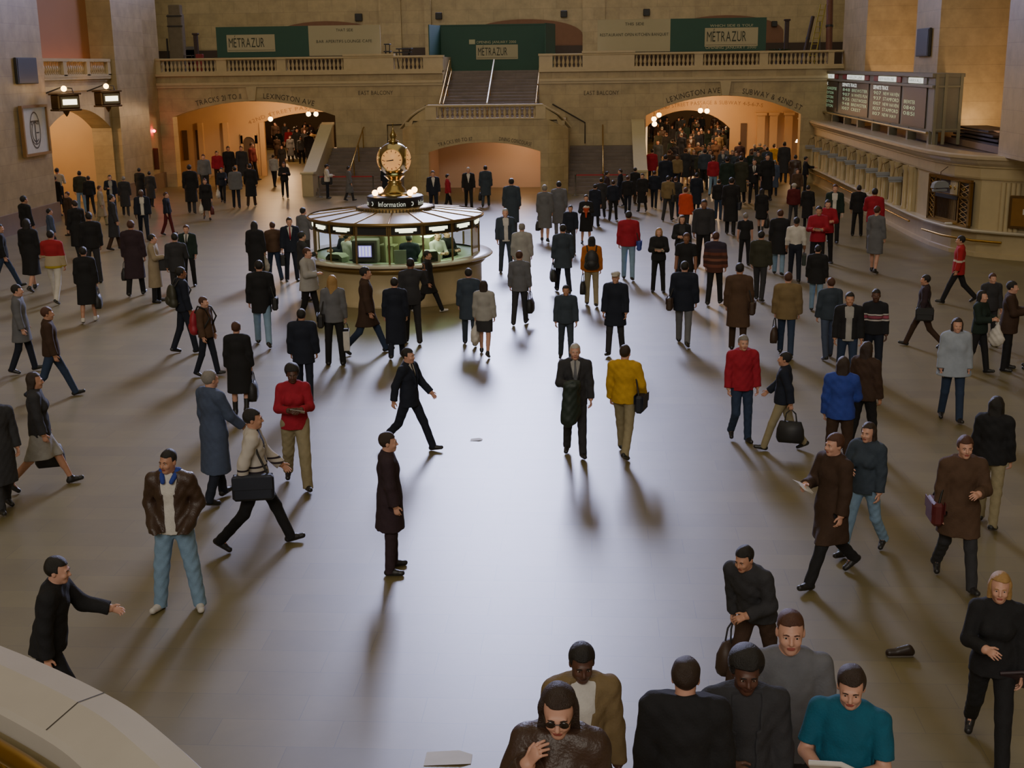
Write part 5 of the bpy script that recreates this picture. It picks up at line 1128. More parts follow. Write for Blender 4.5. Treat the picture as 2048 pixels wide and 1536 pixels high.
for x0, x1 in ((.12, .45), (L_ - .66, L_ - .12)):
    for j in range(8):
        z = .98 + j * .15; xm = (x0 + x1) / 2; h = (x1 - x0) / 2 - .03; b.tube([(xm - h, -.03, z - .07), (xm, -.035, z + .0), (xm + h, -.03, z + .07)], .014, 5); b.tube([(xm + h, -.03, z - .07), (xm, -.035, z), (xm - h, -.03, z + .07)], .014, 5)
for j in range(9): x = .2 + j * (L_ - .4) / 8; b.lathe([(.06, 0), (.07, .015), (.045, .03)], n=10, T=Matrix.Translation((x, -.0, 1.95)) @ Matrix.Rotation(PI / 2, 4, 'X'), caps=False)
b.obj('scrollwork', BRASS, r); b = MB(); b.box((.55, -.08, 1.6), (L_ - .75, -.04, 1.72)); b.obj('name_strip', BLACK, r)
b = MB(); b.box((.56, -.05, .92), (L_ - .76, -.02, .98)); b.obj('sill', BRASS, r)
p = TG @ Vector((L_ * .62, -.15, .84)); m = MB(); m.cbox((0, 0, .03), (.22, .12, .06), 0, None, .015); tag(m.obj('crumpled_paper', mat('white_paper', 'cfc8ba', rough=.8), loc=p), 'white crumpled paper lying on sill of the corner grille', 'paper')
# fluted pilaster and plaque to its right
m = MB(); q = CPTH[6]
for k in range(4): m.tube([(12.0 + .12 * k, 37.72 - .07 * k, .83), (12.0 + .12 * k, 37.72 - .07 * k, 2.25)], .07, 10)
m.obj('trim_9', MARB, kind='structure')
r = empty('brass_plaque', (12.12, 37.46, .95), R_(-33), 'square brass plaque on the wall at right edge', 'plaque'); b = MB(); b.cbox((.45, 0, .48), (.9, .06, .96), 0, None, .02); b.obj('frame', BRONZE, r); b = MB(); b.box((.08, -.04, .08), (.82, -.03, .88)); b.obj('plate', mat('plaque_gold', '8a6224', rough=.4, metal=.5, var=.2), r); b = MB(); b.box((.4, -.05, .42), (.56, -.04, .58)); b.obj('label_card', mat('white_paper', 'cfc8ba'), r)
# hanging signs
SGN = mat('hanging_sign_grey', '8f9296', rough=.4, var=.06)
for i, y in enumerate([61.9, 59.9, 57.9, 55.95, 54.0, 52.1, 50.0, 48.1, 46.3, 44.35]):
    lab = 'small grey hanging sign over a ticket window, %s' % (['farthest down the counter', 'second from the far end', 'third from the far end', 'fourth from the far end', 'fifth from the far end', 'fifth from the near end', 'fourth from the near end', 'third from the near end', 'second from the near end', 'nearest of the straight row'][i])
    r = empty('hanging_sign', (10.42, y, 1.8), 0, lab, 'sign', 'grey signs hanging over the ticket windows'); b = MB(); b.cbox((0, 0, .0), (.5, .07, .13), 0, None, .02); b.obj('plate', SGN, r); b = MB(); b.cbox((0, 0, -.1), (.44, .05, .06), 0, None, .01); b.obj('lower_plate', SGN, r)
    b = MB(); b.tube([(-.1, 0, .06), (-.04, 0, .34), (.3, 0, .5)], .012, 5); b.tube([(.1, 0, .06), (.04, 0, .34), (.3, 0, .5)], .012, 5); b.obj('bracket', BRONZE, r)
p = at_y(1880, 370, 39.6); r = empty('hanging_sign', p, R_(20), 'grey shade-shaped hanging sign before the corner grille', 'sign'); b = MB(); b.prism([(-.28, -.08), (.28, -.08), (.24, .06), (.14, .12), (-.14, .12), (-.24, .06)], -.08, .08); b.obj('plate', SGN, r); b = MB(); b.cbox((0, 0, -.16), (.5, .1, .08), 0, None, .02); b.obj('lower_plate', SGN, r); b = MB(); b.tube([(0, 0, .1), (0, 0, .4), (.4, .1, .6)], .014, 5); b.obj('bracket', BRONZE, r)
# ---- departures board
BX = 11.2; Y0, Y1, ZB0, ZB1 = 43.2, 67.0, 3.42, 5.25
r = empty('departures_board', (BX, Y0, 3.0), 0, 'long grey departures board standing on top of the ticket counter', 'board'); CAB = mat('board_cabinet', '6c6855', rough=.55, var=.1)
b = MB(); b.box((.04, 0, .42), (.95, Y1 - Y0, 2.27)); b.box((-.06, -.03, 2.2), (1., Y1 - Y0 + .05, 2.32)); b.box((-.04, 0, 1.86), (.06, Y1 - Y0, 1.94)); b.obj('cabinet', CAB, r)
b = MB()
for x in (.1, .4, .9): b.box((x - .05, -.06, .02), (x + .05, 0, 2.3))
for z in (.5, 1.9): b.box((.05, -.05, z - .03), (.95, 0, z + .03))
b.obj('end_frame', mat('board_frame', '77745c', rough=.5), r)
b = MB(); b.tube([(-.14, -.1, .4), (-.14, Y1 - Y0 + .4, .4)], .05, 8); b.obj('brass_rail', mat('rail_pale', '9a8a5c', rough=.3, metal=.7), r)
for k in range(9): y = .3 + (Y1 - Y0 - .6) * k / 8; b = MB(); b.box((.0, y - .12, 0), (.3, y + .12, .45)); b.obj('foot', CAB, r)
LED = glow('board_letters', 'a8cca4', .5); LEDH = glow('board_heading', 'e6ece0', 1.5); RED = mat('board_red', '6a1a20', rough=.5, emit=.08, ecol='8a1c20'); PAN = mat('board_panel', '33271f', rough=.5, var=.1)
PX = [(1630, 1674), (1682, 1736), (1744, 1800), (1806, 1852)]
HD = ['HUDSON LINE', 'HARLEM LINE', 'NEW HAVEN LINE', 'ARRIVALS']
ROWS = [['DEPARTS TRACK', '920 POUGHKEEPSIE', '950 CROTON', '1020 CROTON', '1050 CROTON', '1120 CROTON'], ['DEPARTS TRACK', '848 BREWSTER', '907 N WHITE PLN', '935 CRESTWOOD', '948 BREWSTER', '1007 CREST'], ['DEPARTS TRACK', '907 NEW HAVEN', '937 STAMFORD', '1007 NEW HAVEN', '1037 STAMFORD', '1107 NEW HAV'], ['', '', 'BREWSTER', '0840', '0851', '']]
for (xa, xb), hd, rows in zip(PX, HD, ROWS):
    ya, yb = at_x(xa, 200, BX).y - Y0, at_x(xb, 200, BX).y - Y0; w_ = ya - yb; m = MB(); m.box((.0, yb, .5), (.05, ya, 1.84)); po = m.obj('panel', PAN, r)
    m = MB(); m.box((.0, ya - w_ * .16, 1.97), (.045, ya - w_ * .02, 2.17)); m.box((.0, yb + w_ * .02, 1.97), (.045, yb + w_ * .16, 2.17)); m.obj('red_block', RED if hd != 'ARRIVALS' else CAB, r)
    m = MB(); m.box((-.005, yb + w_ * .2, 1.98), (.045, ya - w_ * .2, 2.16)); ho = m.obj('heading', LEDH, r)
    m = MB(); text_mb(m, hd, .12, lambda u, v: (-.012, (ya + yb) / 2 - u, 2.01 + v), width=w_ * .52); m.obj('lettering', MATS['sign_ink'], ho)
    for j, t in enumerate(rows):
        if not t: continue
        m = MB(); z = 1.66 - .2 * j
        if j == 0: text_mb(m, t, .15, lambda u, v: (-.012, ya - w_ * .04 - u, z + v), align='l', width=w_ * .55); m.obj('row', LEDH, po)
        else:
            a_, _, b_ = t.partition(' ')
            text_mb(m, a_, .13, lambda u, v: (-.012, ya - w_ * .06 - u, z + v), align='l', width=w_ * (.28 if b_ else .5)); m.obj('departure_time' if b_ else 'row', LED, po)
            if b_: m = MB(); text_mb(m, b_, .13, lambda u, v: (-.012, ya - w_ * .42 - u, z + v), align='l', width=w_ * min(.55, .07 * len(b_))); m.obj('station_name', LED, po)
# ---- fittings on the walls
def lantern(yc, z, lab):
    r = empty('wall_lantern', (-20.3, yc, z), R_(60), lab, 'lantern'); b = MB(); b.cbox((0, 0, 0), (1.0, .5, .55), 0, None, .04); b.cbox((0, 0, .3), (1.1, .6, .07), 0, None, .02); b.cbox((0, 0, -.3), (1.06, .56, .07), 0, None, .02); b.lathe([(.02, -.55), (.1, -.42), (.14, -.33)], n=12, caps=False); b.obj('housing', BRONZE, r)
    b = MB(); b.box((-.4, -.265, -.2), (.4, -.25, .2)); b.obj('face_plate', mat('lantern_face', '7a7256', rough=.5), r); b = MB(); b.box((-.32, -.275, -.1), (.32, -.265, .1)); b.obj('lit_sign', glow('lantern_glow', 'fff0cc', 7.), r)
    b = MB(); b.ball((-.02, 0, .5), .11, 14); b.obj('bulb', glow('bulb_glow', 'ffc56e', 30.), r); b = MB(); b.tube([(.4, 0, .3), (.35, 0, .5), (.1, .3, .55), (-.3, .9, .3)], .03, 6); b.obj('bracket', DARK, r)
q = at_x(131, 204, -20.3); lantern(q.y, q.z, 'lit bronze wall lantern on the left wall, nearer the emblem'); q = at_x(215, 197, -20.3); lantern(q.y, q.z, 'lit bronze wall lantern on the left wall, nearer the corner')
# framed emblem
r = empty('framed_emblem', (LX + .06, 46.75, 3.6), R_(90), 'framed white panel with interlaced letter emblem on left pilaster', 'emblem'); b = MB()
W_, H_ = 1.02, .83
for x0, x1, z0, z1 in ((-W_ - .1, W_ + .1, H_, H_ + .1), (-W_ - .1, W_ + .1, -H_ - .1, -H_), (-W_ - .1, -W_, -H_, H_), (W_, W_ + .1, -H_, H_)): b.box((x0, -.14, z0), (x1, .0, z1))
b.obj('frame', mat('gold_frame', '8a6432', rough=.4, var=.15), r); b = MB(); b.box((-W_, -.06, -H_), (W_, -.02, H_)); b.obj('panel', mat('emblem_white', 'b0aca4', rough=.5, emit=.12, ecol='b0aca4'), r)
b = MB()
def ring(rx, rz, a0, a1, cx=0, cz=0, th=.028, n=30):
    for i in range(n):
        t0, t1 = a0 + (a1 - a0) * i / n, a0 + (a1 - a0) * (i + 1) / n; b.add([(cx + (rx + s) * math.cos(t), -.07, cz + (rz + s) * math.sin(t)) for s, t in ((-th, t0), (th, t0), (th, t1), (-th, t1))], [(0, 1, 2, 3)])
ring(.42, .66, 0, 2 * PI); ring(.3, .36, R_(50), R_(310), 0, -.06); ring(.36, .3, R_(200), R_(340), 0, -.22, .02)
for x0, x1, z0, z1 in ((-.03, .03, -.5, .34), (-.34, .34, .3, .36), (-.3, -.26, .2, .34), (.26, .3, .2, .34), (.08, .3, -.12, -.07), (-.1, .1, -.42, -.38)): b.box((x0, -.075, z0), (x1, -.065, z1))
b.obj('interlaced_letters', BLACK, r)
def wall_panel(nm, lab, cat, loc, rz, w_, h_, fm, mm, dep=.1):
    r = empty(nm, loc, rz, lab, cat); b = MB(); b.cbox((0, -dep / 2, 0), (w_, dep, h_), 0, None, .02); b.obj('frame', fm, r); b = MB(); b.box((-w_ * .45, -dep - .015, -h_ * .46), (w_ * .45, -dep, h_ * .46)); b.obj('mesh_front', mm, r)
q0, q1 = at_x(27, 115, LX + .02), at_x(72, 167, LX + .02); wall_panel('wall_speaker', 'square black speaker panel high on the left pilaster', 'loudspeaker', (LX + .02, (q0.y + q1.y) / 2, (q0.z + q1.z) / 2), R_(90), 1.75, q0.z - q1.z, DARK, BLACK)
wall_panel('wall_speaker', 'tall black speaker panel high on the right pilaster', 'loudspeaker', (RX - .02, 47.4, 6.37), R_(-90), 1.75, .98, DARK, BLACK)
q0, q1 = at_y(309, 293, EY - .02), at_y(337, 335, EY - .02); wall_panel('notice_board', 'reddish brown notice panel on wall under the red light', 'panel', ((q0.x + q1.x) / 2, 61.2, (q0.z + q1.z) / 2), R_(0), q1.x - q0.x, q0.z - q1.z, mat('notice_brown', '5f3020', rough=.6), mat('notice_brown_face', '6a3626', rough=.6), .06)
q = at_y(308, 262, 61.3); r = empty('alarm_light', q, 0, 'glowing red alarm light on the left corner wall', 'light'); b = MB(); b.ball((0, 0, 0), .075, 14); b.obj('lens', glow('red_glow', 'ff3a44', 40.), r); b = MB(); b.lathe([(.1, .06), (.1, .12)], n=14, T=Matrix.Rotation(-PI / 2, 4, 'X')); b.obj('mount', DARK, r)
light('POINT', q + Vector((0, -.25, 0)), 16, 'ff2838', .08)
# pendant lamps in the passages
def lamps(lab, pts, grp=None):
    for (p, l_) in zip(pts, lab):
        r = empty('globe_lamp', p, 0, l_, 'lamp'); b = MB(); b.ball((0, 0, 0), .13, 14); b.obj('globe', glow('passage_globe', 'ffcf8a', 24.), r); b = MB(); b.lathe([(.05, .11), (.07, .14), (.02, .18)], n=10, caps=False); b.tube([(0, 0, .15), (0, 0, .4)], .015, 6); b.obj('stem', BRASS, r)
lamps(['globe lamp hanging at left of the left passage inner arch', 'left globe of the lamp pair in the left passage', 'right globe of the lamp pair in the left passage'], [at_y(541, 238, 67.5), at_y(617, 228, 67.5), at_y(632, 228, 67.5)])
lamps(['left globe of the lamp pair in the right passage', 'right globe of the lamp pair in the right passage', 'globe lamp at left side of the right passage', 'upper globe at left edge of the right arch', 'lower globe at left edge of the right arch'], [at_y(1401, 221, 67.5), at_y(1414, 222, 67.5), at_y(1318, 230, 67.5), at_y(1308, 238, 66), at_y(1309, 248, 66)])
r = empty('desk_lamp', (10.25, 64.2, 1.85), 0, 'bright shaded lamp at far end of the ticket counter', 'lamp'); b = MB(); b.lathe([(.2, 0), (.14, .14), (.06, .16)], n=16, caps=False); b.obj('shade', glow('lamp_shade_glow', 'ffdcae', 14.), r); b = MB(); b.tube([(0, 0, .15), (.1, 0, .3), (.4, 0, .3)], .02, 6); b.obj('arm', BRASS, r)
light('POINT', (10.15, 64.1, 1.75), 60, 'ffc88c', .1)
# ---- belt barriers before the side stairs
def barrier(lab, pts, ribbon):
    r = empty('belt_barrier', (pts[0], 56.9, 0), 0, lab, 'barrier')
    for x in pts: b = MB(); b.lathe([(.16, 0), (.16, .02), (.05, .05), (.03, .06), (.03, .92), (.045, .93), (.045, .99), (.0, 1.)], c=(x - pts[0], 0, 0), n=12, caps=False); b.obj('post', STEEL, r)
    b = MB()
    for a, c in ribbon: b.box((a - pts[0], -.006, .9), (c - pts[0], .006, .96))
    b.obj('red_belt', mat('red_belt', 'a01c26', rough=.6), r)
barrier('red belt barrier across the foot of the left side stairs', [-12.5, -11.2, -10.0], [(-12.5, -11.2), (-11.2, -10.0)]); barrier('red belt barrier across the foot of the right side stairs', [-.8, .5, 1.5], [(-.8, .5), (.5, 1.5)])
# ---- litter
for x, y, w_, h_, lab in ((953, 880, .19, .07, 'white scrap of paper lying in the middle of the floor'), (897, 1518, .4, .12, 'white paper sheet on the floor at bottom edge')):
    p = at_z(x, y); m = MB(); m.add([(-w_ / 2, -h_, .004), (w_ * .3, -h_ * .8, .012), (w_ / 2, -h_ * .6, .004), (w_ / 2, h_ * .6, .006), (w_ * .2, h_, .016), (-w_ / 2, h_ * .8, .004)], [(0, 1, 4, 5), (1, 2, 3, 4)]); tag(m.obj('paper_scrap', mat('white_litter', 'd8d4d0', rough=.7), loc=(p.x, p.y, 0)), lab, 'paper', kind='thing')
# stacked dark roofing strips on the ticket office
r = empty('timber_stack', (12.8, 42.3, 2.97), 0, 'dark boards stacked on the ticket office roof at right', 'timber')
for k in range(4): b = MB(); b.box((-.5, -3.2 + .5 * k, .2 + .12 * k), (.5, 2.4 - .2 * k, .26 + .12 * k)); b.obj('plank', mat('dark_board', '2c1d18', rough=.7), r)
b = MB(); b.box((-.55, -3.4, 0), (.55, 3, .2)); b.obj('bearer', mat('pale_bearer', '8a7260', rough=.7), r)
# ---- near staircase: steps under the people at the bottom edge, parapet at lower left
def tread(Y): return max(0., .15 * (math.floor((8.2 - Y) / .333) + 1)) if Y < 8.2 else 0.
w = MB()
for i in range(22): w.box((-.3, 8.2 - .333 * (i + 1), 0), (5.5, 8.2 - .333 * i, .15 * (i + 1)))
w.obj('stairs_near', MARB, kind='structure')
P_ = [Vector(p) for p in ((-3.2, 4.12, 4.0), (-2.5, 3.83, 4.0), (-1.86, 3.5, 4.0), (-1.41, 3.21, 4.0), (-1.18, 3.02, 3.99), (-.94, 2.80, 3.94), (-.75, 2.55, 3.86), (-.62, 2.25, 3.74), (-.55, 1.9, 3.6))]
def smooth_path(P, n=6):
    out = []
    for i in range(len(P) - 1):
        a, b, c, d = P[max(i - 1, 0)], P[i], P[i + 1], P[min(i + 2, len(P) - 1)]
        for k in range(n): t = k / n; out.append(.5 * ((2 * b) + (c - a) * t + (2 * a - 5 * b + 4 * c - d) * t * t + (3 * b - a - 3 * c + d) * t ** 3))
    return out + [P[-1]]
r = empty('near_parapet', P_[2], 0, 'curved marble stair parapet with brass rail at lower left', 'parapet'); q0_ = [p - P_[2] for p in P_]; q = smooth_path(q0_)
b = MB(); b.sweep(q, [(.03, -.1), (.0, -.05), (-.015, -.02), (.0, 0), (.085, .006), (.1, .0), (.19, -.035), (.205, -.05), (.205, -.11)]); b.obj('coping', mat('near_coping', 'b8b0a6', rough=.3, var=.1, scale=5, bump=.02), r)
b = MB(); b.sweep(q, [(.04, -4.0), (.04, -.08), (.18, -.08), (.18, -4.0)]); b.obj('parapet_wall', MARB, r)
def off(p, k, o, z): d = (q[min(k + 1, len(q) - 1)] - q[max(k - 1, 0)]).normalized(); return p + Vector((d.y, -d.x, 0)) * o + Vector((0, 0, z))
b = MB(); b.tube([off(q[k], k, .27, -.1) for k in range(0, len(q), 2)], .028, 12); b.obj('brass_rail', BRASS, r)
for k in (8, 16, 26): b = MB(); b.tube([off(q[k], k, .27, -.12), off(q[k], k, .24, -.2), off(q[k], k, .17, -.22)], .012, 6); b.obj('rail_bracket', BRASS, r)
q = q0_
b = MB(); p = q[3]; d_ = (q[4] - q[2]).normalized(); o_ = Vector((d_.y, -d_.x, 0)); b.add([p + o_ * u + d_ * s + Vector((0, 0, z)) for u, z in ((-.012, -.01), (.0, .0015), (.085, .0075), (.19, -.033)) for s in (-.0022, .0022)], [(0, 1, 3, 2), (2, 3, 5, 4), (4, 5, 7, 6)]); b.obj('joint_line', mat('joint_dark', '3a332a', rough=.8), r)
# ------------------------------------------------------------------ light
W_ = bpy.data.worlds.new('hall'); bpy.context.scene.world = W_; W_.use_nodes = True; W_.node_tree.nodes['Background'].inputs[0].default_value = lin('dad0b8'); W_.node_tree.nodes['Background'].inputs[1].default_value = .24
def area(loc, tgt, e, col, sx, sy): d = Vector(tgt) - Vector(loc); return light('AREA', loc, e, col, sx, sy, rot=d.to_track_quat('-Z', 'Y').to_euler())
area((-5, 34, 27), (-5, 36, 0), 2500, 'ffe8bc', 26, 50)  # warm overhead fill, added to raise the ambient light
area((-5, -28, 26), (-5, 40, 2), 8600, 'fff4e4', 24, 14)  # unseen fill added behind the camera to brighten fronts and walls
area((-5, 66, 20), (-5.1, 30, 0), 2300, 'ccd2ff', 8, 11).data.spread = R_(46)  # added beam before the middle window, narrower than real daylight
for x, y, z, e in ((-17, 66, 3.9, 420), (-13.5, 66.5, 3.9, 160), (6.2, 66, 3.9, 420), (-19, 78, 3.3, 420), (6, 74, 3.3, 420), (7, 82, 3.2, 600), (8, 93, 3.2, 420), (-22, 90, 3.2, 320)): light('POINT', (x, y, z), e, 'ffcc94', .3)
light('POINT', (-3.4, 59.4, 2.25), 95, 'ffcfa4', .25)
for x, y in ((-24, 53), (-27, 51.5)): light('POINT', (x, y, 3.9), 260, 'ffd49c', .25)
area((LX - .55, 52, 5.75), (LX - 1.2, 52, 8.5), 24, 'ffa860', 6.4, .3)
for y in (53, 42): area((RX + 1.0, y, 3.4), (RX + 2.7, y, 7.5), 300, 'ffd2a0', 6.5, 1.2)
light('POINT', BC + Vector((.9, -.9, 1.85)), 60, 'd8f0c0', .3)
sc = bpy.context.scene; sc.view_settings.view_transform = 'AgX'; sc.view_settings.look = 'AgX - Medium Low Contrast'; sc.view_settings.exposure = -.24
sc.cycles.max_bounces = 6; sc.cycles.diffuse_bounces = 3; sc.cycles.glossy_bounces = 3; sc.cycles.transmission_bounces = 5; sc.cycles.transparent_max_bounces = 6; sc.cycles.sample_clamp_indirect = 4; sc.cycles.caustics_reflective = False; sc.cycles.caustics_refractive = False
